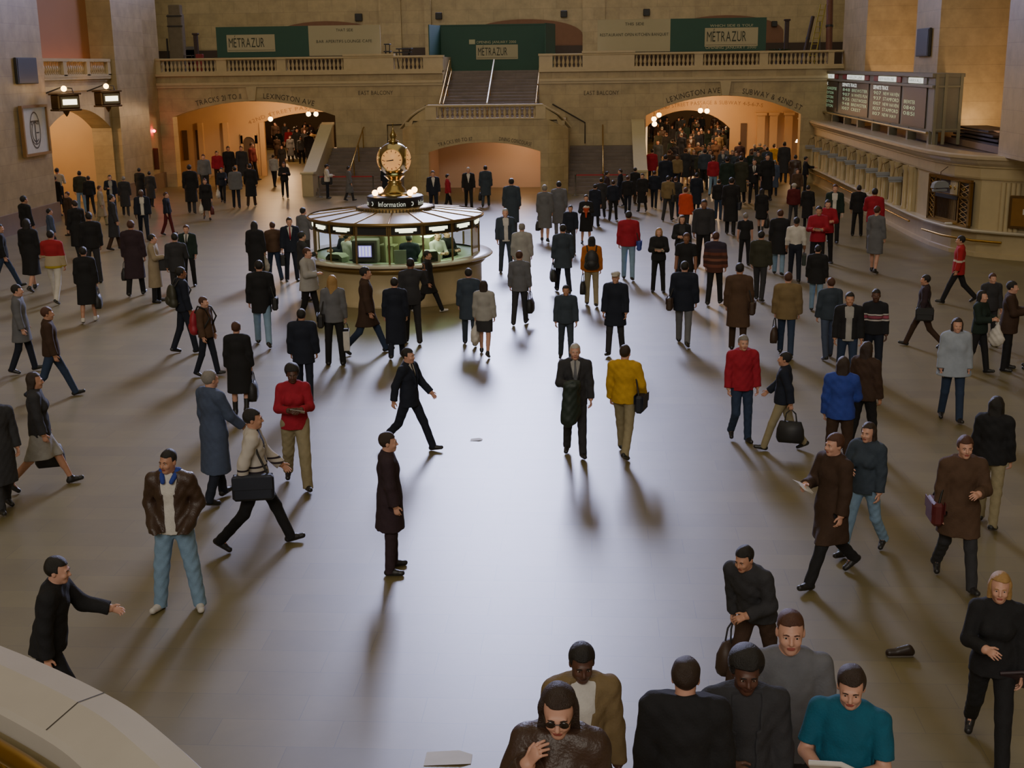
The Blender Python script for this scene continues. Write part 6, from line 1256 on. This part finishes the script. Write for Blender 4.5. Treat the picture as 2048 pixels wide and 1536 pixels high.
TABLE = """
362 1216 906 -18;open wide p p;x j kc m;man in open brown leather jacket and light blue jeans, hands in pockets;shoe=w shirt=l hood=u baggy=.012 head=-20:3 lv=0 shirt=w
597 972 731 2;shirt wl h h;r h ka df;woman in red polo shirt and khaki trousers looking at white leaflets;hem=.86 head=0:8 lv=0 baggy=.012;@paper B w white leaflets held by the woman in the red polo shirt
438 1003 748 125;coat sl d f;q n gs l;man in long blue-grey overcoat walking behind the red polo woman;
522 1094 814 85;open bl f b;w k ks m;person in white jacket with dark stripes striding right past the leather jacket man;mat=whitestripe shirt=n;@duffel R n navy holdall at the side of the striped white jacket person
785 1142 872 90;coat st d d;p p bs l;dark plum-coated person alone in left centre of floor;hem=.55
822 900 694 60;suit bl f b;n n ks l;dark suited man with long stride just behind centre of the floor;tie=k
1150 912 693 2;suit sl d h;c c wc l;white-haired man in dark suit walking to camera with a coat over his arm;tie=g shirt=l;@drape R f dark coat draped over the arm of the white-haired suited man
1248 910 692 165;jacket wl d q;y h bs l;person in mustard yellow jacket and khaki trousers walking away;;@shoulder R n dark shoulder bag of the yellow jacketed person
1480 882 676 15;jacket pl d d;r d gs l;grey-haired person in crimson jacket and blue jeans right of the bright floor;shoe=k
1562 900 706 -95;jacket wl b f;n h ks m;person in navy jacket and khaki trousers walking left with black bag;;@tote L k black bag swinging behind the navy jacket and khaki trousers person
1674 952 720 178;jacket st d h;u b bl lf;person in bright blue jacket seen from behind on the right;;@plastic R w pale plastic bag held by the blue-jacketed person
1722 908 690 150;jacket sr d d;b k bl mf;brown-haired person in dark jacket right behind the bright blue jacket;
1655 1162 864 -50;coat bl d h;b k rs l;person in long brown coat striding with white papers at right;hem=.55;@paper R w white papers in the hand of the long brown-coated person
1722 1108 848 -25;jacket wr d h;s j bl lf;person in slate jacket and pale blue jeans beside the long brown coat;
1972 1052 800 170;jacket sl d d;k h kv lf;long dark-haired woman in black jacket and pale trousers seen from behind;
1908 1168 875 15;coat wl h d;B c rs l;person in grey-brown coat with dark trousers at far right of the floor;hem=.62;@shoulder R m maroon bag at the waist of the grey-brown coat person
0 0 1142 4;shirt bl d h;k k yl lf;fair-haired woman all in black at right edge, mid stride;H=1.70 lv=0 hem=.86;@news L p mauve folded magazine under the arm of the woman in black
0 0 1068 -30;jacket wr h d;c b ks m;dark-haired person in charcoal jacket bending forward near the bottom right;H=1.62 lean=24 X=1520;@tote R b dark brown bag held by the bending charcoal jacket person
0 0 1290 8;open wl d d;t c ks d;man in open tan coat over white shirt at bottom of the picture;D=8.0 X=1163 lv=0 shirt=w hem=.5 head=0:12;@shoulder Rx k black strap bag worn by the man in the open tan coat
0 0 1386 -8;jacket sl d s;x k bv lf;long-haired woman in brown coat and dark glasses at bottom edge;D=5.5 X=1118 lv=0 head=4:14 close=1 glasses=1;@shoulder L k black bag on the shoulder of the woman in dark glasses
0 0 1332 178;jacket sr d d;k k bs l;man in black jacket seen from behind at bottom edge;D=6.7 X=1372 lv=0 puff=.012 close=1
0 0 1314 10;open sl d h;c j ka d;person in dark grey jacket and jeans facing camera at bottom edge;D=7.1 X=1492 lv=0 shirt=c head=0:10
0 0 1238 5;tee sr d d;g c rc l;man in grey T-shirt behind the teal shirt at bottom;D=8.1 X=1582 lv=0
0 0 1346 -12;tee sl h h;e c bs l;man in teal T-shirt carrying newspaper at bottom right;D=7.1 X=1704 lv=0 head=12:12 close=1 stout=1.12;@news L w folded newspaper held by the man in the teal T-shirt
0 0 1108 70;jacket br o d;k k ks l;black-clad person hurrying past at the lower left edge;H=1.70 X=78 lean=12
52 745 574 80;coat sl d d;g n ks l;person in grey coat and dark jeans at left edge, mid distance;hem=.62
112 797 612 88;jacket bl d d;b d rs m;person in brown jacket and blue jeans walking right at left edge;
12 1022 788 20;coat sr d d;c c ks m;person in charcoal coat cut by the left edge;
92 976 742 85;skirt bl d d;c l bo mf;woman in dark jacket and grey skirt walking right at left edge;sk=.5;@tote L k dark handbag of the woman in the grey skirt at left
418 752 598 60;jacket sl d d;B n rs l;person in faded brown jacket with red backpack left of centre;;@backpack B r red backpack on the brown jacketed person
374 706 539 105;jacket sr d d;n n ks t;man in navy jacket with olive backpack seen from behind;;@backpack B o olive backpack on the man in the navy jacket
484 830 648 172;coatskirt pl d d;k k rs lf;woman in black knee coat walking away left of centre;boot=1;@tote R k black handbag of the woman in the black knee coat
315 604 472 75;coat st d h;i k ks l;man in pale trench coat holding a black briefcase;hem=.38 head=10:0;@brief R k black briefcase of the man in the pale trench coat
360 609 470 178;suit sl d h;c c ks l;man in charcoal suit seen from behind beside the pale trench coat;
381 572 453 -15;suit st d h;f k rs l;man in dark green suit and tie facing the charcoal suit;tie=k
290 480 380 0;open wl d d;n n gc d;man in dark navy jacket open over white shirt walking to camera at left;shirt=w vee=.05:.9
274 592 445 165;coat sr d d;p k rs m;person in dark plum coat left of the pale trench coat;;@tote L k black bag of the dark plum coat person
68 582 425 150;coatskirt wl d d;k k ko lf;woman in long black coat and heels at left edge;
115 606 462 160;jacket wl h d;r w ks m;person in red and yellow jacket with white trousers at left;mat=redyellow
180 645 498 172;coatskirt sr d d;k k ks mf;person in black knee coat with white sneakers at left;shoe=w;@tote R k black bag hanging from the black coat person in white sneakers
190 566 428 -170;jacket st d d;k c ks m;dark-jacketed person standing behind the black knee coat with sneakers;
12 577 446 88;jacket bl d d;k d ks l;person in black jacket and blue jeans entering at left edge;
88 428 352 60;coat st d d;f k bs l;person in dark green coat standing alone beside the left wall;
122 424 338 170;shirt st d h;w k ks l;man in white shirt by the left corridor arch;
117 432 354 150;dress st d d;k k ks m;person in black outfit with pale collar in front of the white shirt;
166 427 344 178;jacket st d d;o j ks l;man in olive jacket and pale jeans seen from behind at left arch;
183 429 354 -170;jacket sl d d;k k bs m;person in black beside the olive jacket and pale jeans;
205 390 320 5;jacket sl d d;c j rs l;person in charcoal jacket coming out of the left corridor arch;
226 430 352 0;open st d h;n d ks l;person in blue jacket over white shirt near the left arch;shirt=l
253 432 355 175;coat sl d d;c c gs l;grey-haired person in long charcoal coat by the left corner;
284 410 338 150;coat st d d;k c ks m;person in black coat at wall corner, left of a pair;
304 414 345 160;coat sl d d;c k ks l;person in dark charcoal coat at wall corner, right of a pair;
142 472 386 -60;coat sl d d;b b rs m;person in brown coat in front of the left arch group;
108 515 420 100;jacket sr d d;q c ks l;person in blue-grey jacket behind the red and yellow jacket;
206 452 376 80;coat sl d d;i h rs l;person in cream coat crossing before the left arch;
385 427 331 172;coat sl d d;k c ks l;tall person in long black coat below the brown notice panel;
412 392 311 2;jacket sr d d;g c rs l;person in grey vest jacket inside left passage mouth;
447 406 336 -10;jacket wl o d;n k ks lf;person in dark jacket with white pouch walking out of left passage;;@plastic R w small white bag of the dark-jacketed left passage walker
438 374 304 0;jacket sl d d;r b bs l;person in red jacket at back of left passage mouth;
461 372 294 5;coat sl d d;k k ks m;tall black-coated man walking out of left passage, left of two;
487 371 293 -5;coat sr d d;c k rs l;black-coated man walking out of left passage, right of two;
508 362 283 60;jacket sl d d;m k ks m;person in red jacket beside the small passage doorway;
474 417 335 178;poncho sl d d;g n ks m;person in wide grey wrap in front of left passage;
504 413 330 170;coat sr d d;k b ks l;person in black coat beside the wide grey wrap;
415 440 358 0;coatskirt wl d d;k k rs lf;woman in black dress coat carrying white bag below left passage;;@plastic R w white carrier bag of the woman in black below left passage;@tote L m small red bag of the woman in black below left passage
550 374 311 150;jacket sl d d;l k ks l;person in pale grey jacket at right side of left passage;
566 347 292 -10;coat sl d d;k b kl lf;long-haired woman in black coat inside left passage;
571 396 325 0;jacket wl x x;k k rs mf;woman in black with folded arms walking out of left passage;
552 300 240 0;jacket sl d d;b k ks m;distant figure in brown in the left passage;lv=2
580 314 258 0;jacket sl d d;r k ks l;distant figure in red in the left passage;lv=2
597 318 258 0;coat sr d d;k k ks l;distant man in black left of centre of the left passage;lv=2
613 322 260 0;coat sl d d;k c rs l;distant man in black right of the yellow jacket in left passage;lv=2
627 324 256 178;jacket sr d d;T k ks l;distant figure in yellow-tan jacket in left passage;lv=2
620 330 264 170;coat sl d d;c k ks m;distant figure in charcoal beside the left stair parapet;lv=2
585 562 438 2;suit st d d;n n bs l;man in navy suit and red tie standing left of the kiosk;tie=r;@brief R k black briefcase of the navy suit and red tie man
612 534 418 140;suit st d h;g c ks l;man in grey suit seen from behind at left side of kiosk;
610 601 467 105;suit st d h;c c ks l;man in dark suit looking into kiosk from the left;head=15:5
622 648 500 60;poncho sl d h;l k rs l;man in wide pale grey jacket leaving the kiosk counter;
672 730 555 178;shirt st d d;g k yv lf;blonde woman in grey sweater and black trousers seen from behind;hem=.84 head=14:0;@shopper R w white shopping bag carried by the blonde woman;@shoulder L k black bag at left hip of the blonde woman
612 802 623 172;jacket sl d d;n n ks m;man in dark navy leather jacket walking away from camera;puff=.012 hem=.72
516 572 446 170;coat sl d d;k k kl lf;person in black coat with dark hair left of the kiosk queue;
551 562 447 -160;jacket sl d d;B d rs l;person in brown jacket and jeans next to the navy suit;;@plastic L w white carrier bag of the brown jacket and jeans person
528 692 522 178;jacket wl d d;k j ks l;person in black jacket and faded jeans walking away left of kiosk;hem=.7;@shoulder R k black bag on the back of the faded jeans walker
737 707 532 90;coat bl d d;b d ks m;person in dark brown coat walking right behind the blonde woman;hem=.6
826 687 521 186;suit sl d ph;c c kc t;man in charcoal suit with phone to his ear before the kiosk;head=-12:0;@phone R k mobile phone at the ear of the charcoal suited man
794 716 560 178;coat sr d d;n n ks l;person in long navy coat left of the phone caller;hem=.3
858 626 500 80;coat bl d d;k k ks m;dark-clad person with one white shoe behind the phone caller;shoe=w hem=.6
940 691 541 178;coat sl d d;s s ks l;man in slate coat right of the kiosk base;hem=.6
970 711 562 172;skirt wl d d;l c bo lf;woman in pale jacket and dark skirt right of kiosk base;sk=.58;@plastic L w pale bag of the woman in the dark skirt
1045 582 450 178;coat sl d d;l s gs l;tall person in grey-green coat right of the kiosk counter;hem=.6
1040 650 506 170;suit sr d d;g c rs l;person in grey jacket and dark trousers right of kiosk, nearer;;@tote R k dark bag of the grey jacketed person right of kiosk
1012 545 420 8;open st d d;s s wc l;white-haired man in slate jacket over white top behind kiosk right side;shirt=w
1126 586 450 -172;coat wl d d;s n ks l;person in long slate green jacket on the bright floor;hem=.66;@tote L k dark bag of the long green jacket person
1132 720 578 2;jacket sl d d;s s ks m;person in grey-green jacket in the middle of the bright floor;
1183 612 476 180;jacket sl d d;a h kl lf;woman in orange-tan jacket and khaki trousers seen from behind;;@backpack B k small black backpack on the orange-tan jacket woman;@tote L k black handbag of the orange-tan jacket woman
1230 710 548 -10;coat sr d d;n c wp l;person in navy coat and pale cap right of the bright floor;hem=.62
1256 560 426 178;jacket sl d d;r j ks m;person in bright red jacket and jeans seen from behind;puff=.01;@shoulder R u blue bag at the side of the bright red jacket
1316 584 459 2;jacket st h h;k k yo lf;fair-haired woman in black holding a white sheet;;@paper B w white sheet held by the fair-haired woman in black
1362 557 434 0;open sl d h;k c bl lf;woman in open black jacket behind the fair-haired woman;shirt=c;@cup L w white cup in the hand of the open black jacket woman
1370 612 470 -5;tee sl d d;k k rs t;person in black T-shirt behind the navy jacket and grey trousers;
1366 690 524 175;jacket wl d d;n g ks l;person in navy jacket and pale grey trousers seen from behind;puff=.015 hem=.74;@shoulder L b brown bag of the navy jacket and grey trousers person
1405 537 402 0;jacket sl d d;c k kc t;man in charcoal jacket walking to camera beside the warm floor reflection;
1428 610 468 170;jacket sr d d;m k rs l;person in rust striped wool jacket seen from behind;mat=rust hem=.78
1460 470 358 175;coat sl d d;k k ks l;person in long black coat walking to the right passage;;@shoulder R n navy bag of the long black coat right passage walker
1488 530 430 178;tee st d d;k k gs l;fair-haired person in black top with arms out, seen from behind;
1521 467 378 170;coatskirt wl d d;k k ko lf;woman in short black coat and boots seen from behind;hem=.6 sk=.56 boot=1;@tote R k black handbag of the woman in short coat and boots
1547 392 322 178;coat sl d d;q n gs lf;person in light blue coat walking to the right passage;
1556 550 423 175;coat sl d d;k j rs l;person in black coat and pale jeans left of the white shirt man;hem=.56
1588 564 438 180;shirt sl d d;w n ks t;man in white shirt and navy trousers seen from behind;;@brief R f dark green bag carried by the white shirt man
1632 548 416 0;shirt st h h;r k ks m;person in red jacket facing camera handing out papers;hem=.84 puff=.012;@paper B w white papers of the front person in red
1650 526 403 10;shirt st h h;r k ks l;person in red jacket standing behind the one with papers;hem=.84 puff=.012
1665 487 372 0;open sl d d;f k rs l;man in dark green jacket over white shirt by the ticket windows;shirt=w;@cup L w small white cup of the man in the dark green jacket
1713 472 373 180;suit st d h;k k ks m;tall man in black suit waiting at a ticket window;
1743 502 380 175;jacket sl h d;r g ks m;person in red jacket and grey trousers at the ticket windows;hem=.8
1747 546 416 160;dress sl d d;g l rs lf;person in grey dress walking beside the ticket windows;
1630 624 494 175;coat sl d d;k j ks l;person in black coat and bright pale jeans behind the white shirt man;hem=.75
1518 602 466 165;jacket sl d d;o c ks l;person in dark olive jacket right of the fair-haired black top;
1474 704 531 178;coat sl d d;B b ks m;person in long brown coat in right middle of the crowd;hem=.5;@shoulder R b brown bag of the long brown coat person
1570 712 546 178;jacket wl d d;t d rs l;person in tan jacket and blue jeans walking away;puff=.02 hem=.8;@tote L b dark bag of the tan jacket and blue jeans person
1690 772 590 5;open sl d d;k d ks m;woman in dark jacket over white T-shirt beside the striped sweater;shirt=l
1742 762 583 2;shirt sl d d;k n kc df;woman in black sweater with pink and white stripes across the chest;mat=stripe hem=.9
1654 718 560 -160;jacket sr d d;s q rs l;person in slate top and grey-blue trousers behind the striped sweater pair;
1912 606 470 -85;jacket bl d d;r k ks m;person in red jacket with white band striding left by the counter;mat=redband hem=.78
1842 694 548 -88;jacket br d d;p b ks m;person in dark top and brown trousers hurrying left at right side;;@shoulder L k black bag of the person hurrying left at right side
1952 747 586 65;jacket sl h h;f k ko lf;dark-haired person in dark green jacket carrying white bag at right;;@plastic L w white plastic bag of the dark green jacket person at right
1974 692 552 30;jacket st d d;c c rs l;person in charcoal standing behind the white bag carrier;
2010 740 567 88;coat st h h;b k ks l;man in dark brown jacket standing in profile at right edge;hem=.74 stout=1.12
2060 736 570 -80;jacket st d d;k k ks m;person in black cut by the right edge;
1900 842 642 10;poncho sl d d;L d bl lf;person in wide pale blue-white wrap over blue jeans at right;
1303 372 300 178;coat sl d d;r k ks l;person in red coat at left edge of the right passage;hem=.7
1330 402 312 175;coat sr d d;n d ks l;person in dark blue coat just right of the red coat;
1308 417 345 170;jacket sl d d;n n bs l;person in navy jacket at foot of right stair parapet;
1335 442 354 160;jacket sr d d;t c ks l;person in tan jacket with black bag near the right stairs;;@shoulder R k black bag of the tan jacket near the right stairs
1370 472 378 150;poncho sl d d;z c rs l;person in orange jacket left of the charcoal jacket man;
1408 380 300 178;jacket sl d d;s k ks l;person in slate jacket walking into the right passage;
1425 392 315 175;jacket sr d d;r j bs lf;person in red jacket and jeans walking into the right passage;
1452 410 303 178;coat sl d d;f k ks m;tall person in dark green coat walking into the right passage;
1480 407 310 170;coat sr d d;o k ks l;person in olive coat in front of the right passage crowd;
1506 407 320 0;suit st h d;k k bs l;man in black suit holding a white paper near right passage;tie=k;@paper R w white paper held by the black suit man near right passage
1532 402 305 10;coat sl d d;k k ks l;tall person in black coat right of the white paper suit;
1546 360 290 170;jacket sl d d;y b bs l;person in mustard jacket at right side of the right passage;
1566 366 284 175;coat sl d d;c c ks m;person in charcoal by the right passage pilasters;
1588 388 312 178;coat sr d d;x k ks l;person in brown leather coat near the counter lamp;
1609 387 315 95;jacket st o d;k k ks m;man in black reaching to the far ticket window;
1592 412 340 20;jacket sl d d;B c rs l;person in brown jacket near the far ticket windows;
1585 452 370 172;jacket sr d d;m c wh l;person in maroon jacket and pale hat before the far ticket windows;
1613 457 376 170;coat sl d d;k k ks l;person in black coat right of the maroon jacket and pale hat;
868 430 344 4;suit sl d d;n n bs l;man in navy suit under left side of the middle arch;tie=0
938 419 335 0;suit wl d d;k k wc l;white-haired man in black suit and white shirt under the middle arch;tie=0
972 414 332 178;coat wr d d;s s ks l;person in long slate coat walking under the middle arch;hem=.5;@tote L k dark bag of the long slate coat person
897 424 362 90;jacket sl d d;r k ks l;person in red jacket behind the kiosk roof edge;
1024 472 358 178;coat sl d d;s c ks l;broad person in slate coat right of the kiosk roof;stout=1.15
1090 484 373 172;coatskirt sl d d;g c gs lf;person in grey coat on the bright floor, left of a pair;;@tote L k dark bag of the grey coat person of the pair
1118 472 366 -172;coat sr d d;g g ks l;person in grey coat on the bright floor, right of a pair;
1172 487 392 0;coatskirt st h h;k k ks lf;woman in black coat holding a pale bouquet;sk=.42;@flowers B z bouquet with pink wrapping held by the woman in the black coat
1141 508 420 -5;jacket st d d;n c ks l;small person in navy beside the bouquet woman;
1190 452 384 160;coat st d d;n k ks l;person in dark coat behind the bouquet woman;
1214 418 345 100;coat sl d d;p k ks m;dark-coated person before the right side stairs, leftmost of three;
1240 412 343 -100;coat sr d d;n k bs l;dark-coated person before the right side stairs, middle of three;
1270 408 342 150;coat sl d d;k b ks l;dark-coated person before the right side stairs, rightmost of three;
1255 430 356 170;jacket sl d d;k n rs l;person in black jacket nearer than the three by the stairs;
1202 436 368 -170;coat sl d d;c k ks m;person in charcoal coat left behind the bouquet group near right stairs;
1226 442 372 170;jacket sr d d;n k bs l;person in navy jacket before right stairs, right of the charcoal coat;
1284 424 352 -20;coat sr d d;k c ks l;person in black coat between right stairs and right passage stream;
1392 428 348 172;coat sl d d;n k ks m;person in navy coat walking into the stream at the right passage;
1350 436 356 178;jacket sr d d;c d rs l;person in charcoal jacket left of the orange jacket, farther back;
1436 440 362 175;jacket sl d d;k d ks l;person in black jacket and blue jeans behind the long black coat;
60 515 395 120;jacket sl d d;k k ks m;person in black jacket behind the long black coat and heels;
160 520 404 -150;coat sr d d;k k bs l;person in black coat above the black knee coat with sneakers;
232 500 392 100;coat sl d d;c b ks l;person in charcoal coat between the left groups;
338 470 395 70;jacket sl d d;n m rs l;person in navy top and maroon trousers above the charcoal suit;
700 402 345 100;coat sr d d;g c ks l;person in grey coat at the left side stairs;
774 398 330 175;coat st d d;n k kp l;person in dark navy coat and cap behind the clock;
656 397 336 90;jacket st h h;w n kp l;person in white shirt and dark cap at foot of the left stairs;;@duffel L k black case of the white-shirted person at the left stairs
"""
SEATED = [((-1.1, -.78), 640, 'white shirted clerk inside kiosk left of the monitor', 'shirt st h h', 'w k ks m', 120), ((.5, -1.2), 0, 'clerk in navy seen from behind inside the kiosk', 'jacket st h h', 'n k ks t', 170),
          ((1.12, -.7), 0, 'white shirted clerk leaning forward inside kiosk at right', 'shirt st h h', 'w k ks m', 40), ((1.3, -.25), 0, 'clerk in black inside kiosk at far right', 'jacket st h h', 'k k ks l', 60), ((-1.32, -.2), 0, 'clerk in dark blue inside kiosk at far left', 'jacket st h h', 'n k bs l', -80)]
for ln in TABLE.strip().split('\n'):  # slate on some centre figures is haze painted into their clothes
    f_ = ln.split(';')
    m_ = [t for t in ln.replace(';', ' ').split() if t.startswith('X=')]
    if f_[0].startswith('0 0 '):
        q = f_[0].split(); f_[0] = '%s 0 %s %s' % (m_[0][2:] if m_ else '2003', q[2], q[3])
    person(';'.join(f_))
for (dx, dy), _, lab, k_, c_, fc in SEATED:
    x_, y_ = px((BC.x + dx, BC.y + dy, .22)); p_ = Vector((BC.x + dx, BC.y + dy, 0))
    xx, yy = px(p_); person('%f %f %f %f;%s;%s;%s;z=.0 lv=1' % (xx, yy, px(p_ + Vector((0, 0, 1.66)))[1], fc, k_, c_, lab))
# the far throng inside the passages
cr = random.Random(11); spots = []
def throng(xa, xb, ya, yb, n, grp, place, clear=.42):
    k = 0; tries = 0
    while k < n and tries < 4000:
        tries += 1; q_ = at_z(cr.uniform(xa, xb), cr.uniform(ya, yb)); x, y = q_.x, q_.y
        if any((x - a) ** 2 + (y - b) ** 2 < .42 for a, b in spots): continue
        qx, qy = px((x, y, 0)); hx = px((x, y, 1.7))[1]
        top = cr.choice('kkkcccnnbbBopsfgtx'); word = {'k': 'black', 'c': 'charcoal', 'n': 'navy', 'b': 'dark brown', 'B': 'brown', 'o': 'olive', 'p': 'plum', 's': 'slate', 'f': 'dark green', 'g': 'grey', 't': 'tan', 'x': 'leather brown'}[top]
        kd = cr.choice(['coat', 'jacket', 'suit', 'coatskirt']); hair = cr.choice(['ks', 'bs', 'rs', 'gs', 'kl' if kd == 'coatskirt' else 'kc']); fc = cr.choice([0, 5, -8, 175, 180, 12])
        word2 = {'coat': 'long coat', 'jacket': 'jacket', 'suit': 'suit', 'coatskirt': 'knee coat'}[kd]; away = 'walking away' if fc > 90 else 'coming this way'
        if 68.3 < y < 70.1 or (y > 69 and 1.5 < x < 3.1): continue
        spots.append((x, y)); k += 1
        person('%f %f %f %d;%s %s d d;%s %s %s %s;far commuter in %s %s, %s, %s crowd;lv=2 grp=%s tie=k' % (qx, qy, hx + cr.uniform(-3, 4), fc, kd, cr.choice(['sl', 'sr', 'st']), top, cr.choice('kcnd'), hair, cr.choice('llmt') + ('f' if kd == 'coatskirt' else ''), word, word2, away, place, grp))
for o_, info, W__, lv in PEOPLE: spots.append((o_.location.x, o_.location.y))
throng(1297, 1462, 266, 330, 62, 'far_crowd_in_the_right_passage', 'right passage')
throng(1300, 1540, 335, 385, 30, 'crowd_at_the_mouth_of_the_right_passage', 'right arch mouth')
throng(545, 664, 288, 330, 22, 'far_crowd_in_the_left_passage', 'left passage')
# single shoe planted on the floor near the bottom right
p = at_z(1806, 1312); r = empty('dark_shoe', p, R_(-85), 'single dark brown shoe on the floor near the bottom right', 'shoe'); f_ = Field(.008); f_.rc((0, .07, .045), (0, -.14, .04), .045, .038, .01); f_.rc((0, .05, .08), (0, -.04, .06), .042, .036, .02); f_.cut((0, 0, .012), (0, 0, -1)); V, Q = f_.run(); link('upper', to_mesh('upper', V, Q), mat('shoe_leather', '241813', rough=.45), r); b = MB(); b.cbox((0, -.035, .009), (.08, .26, .018), 0, None, .006); b.obj('sole', mat('shoe_sole', '1a1714'), r)
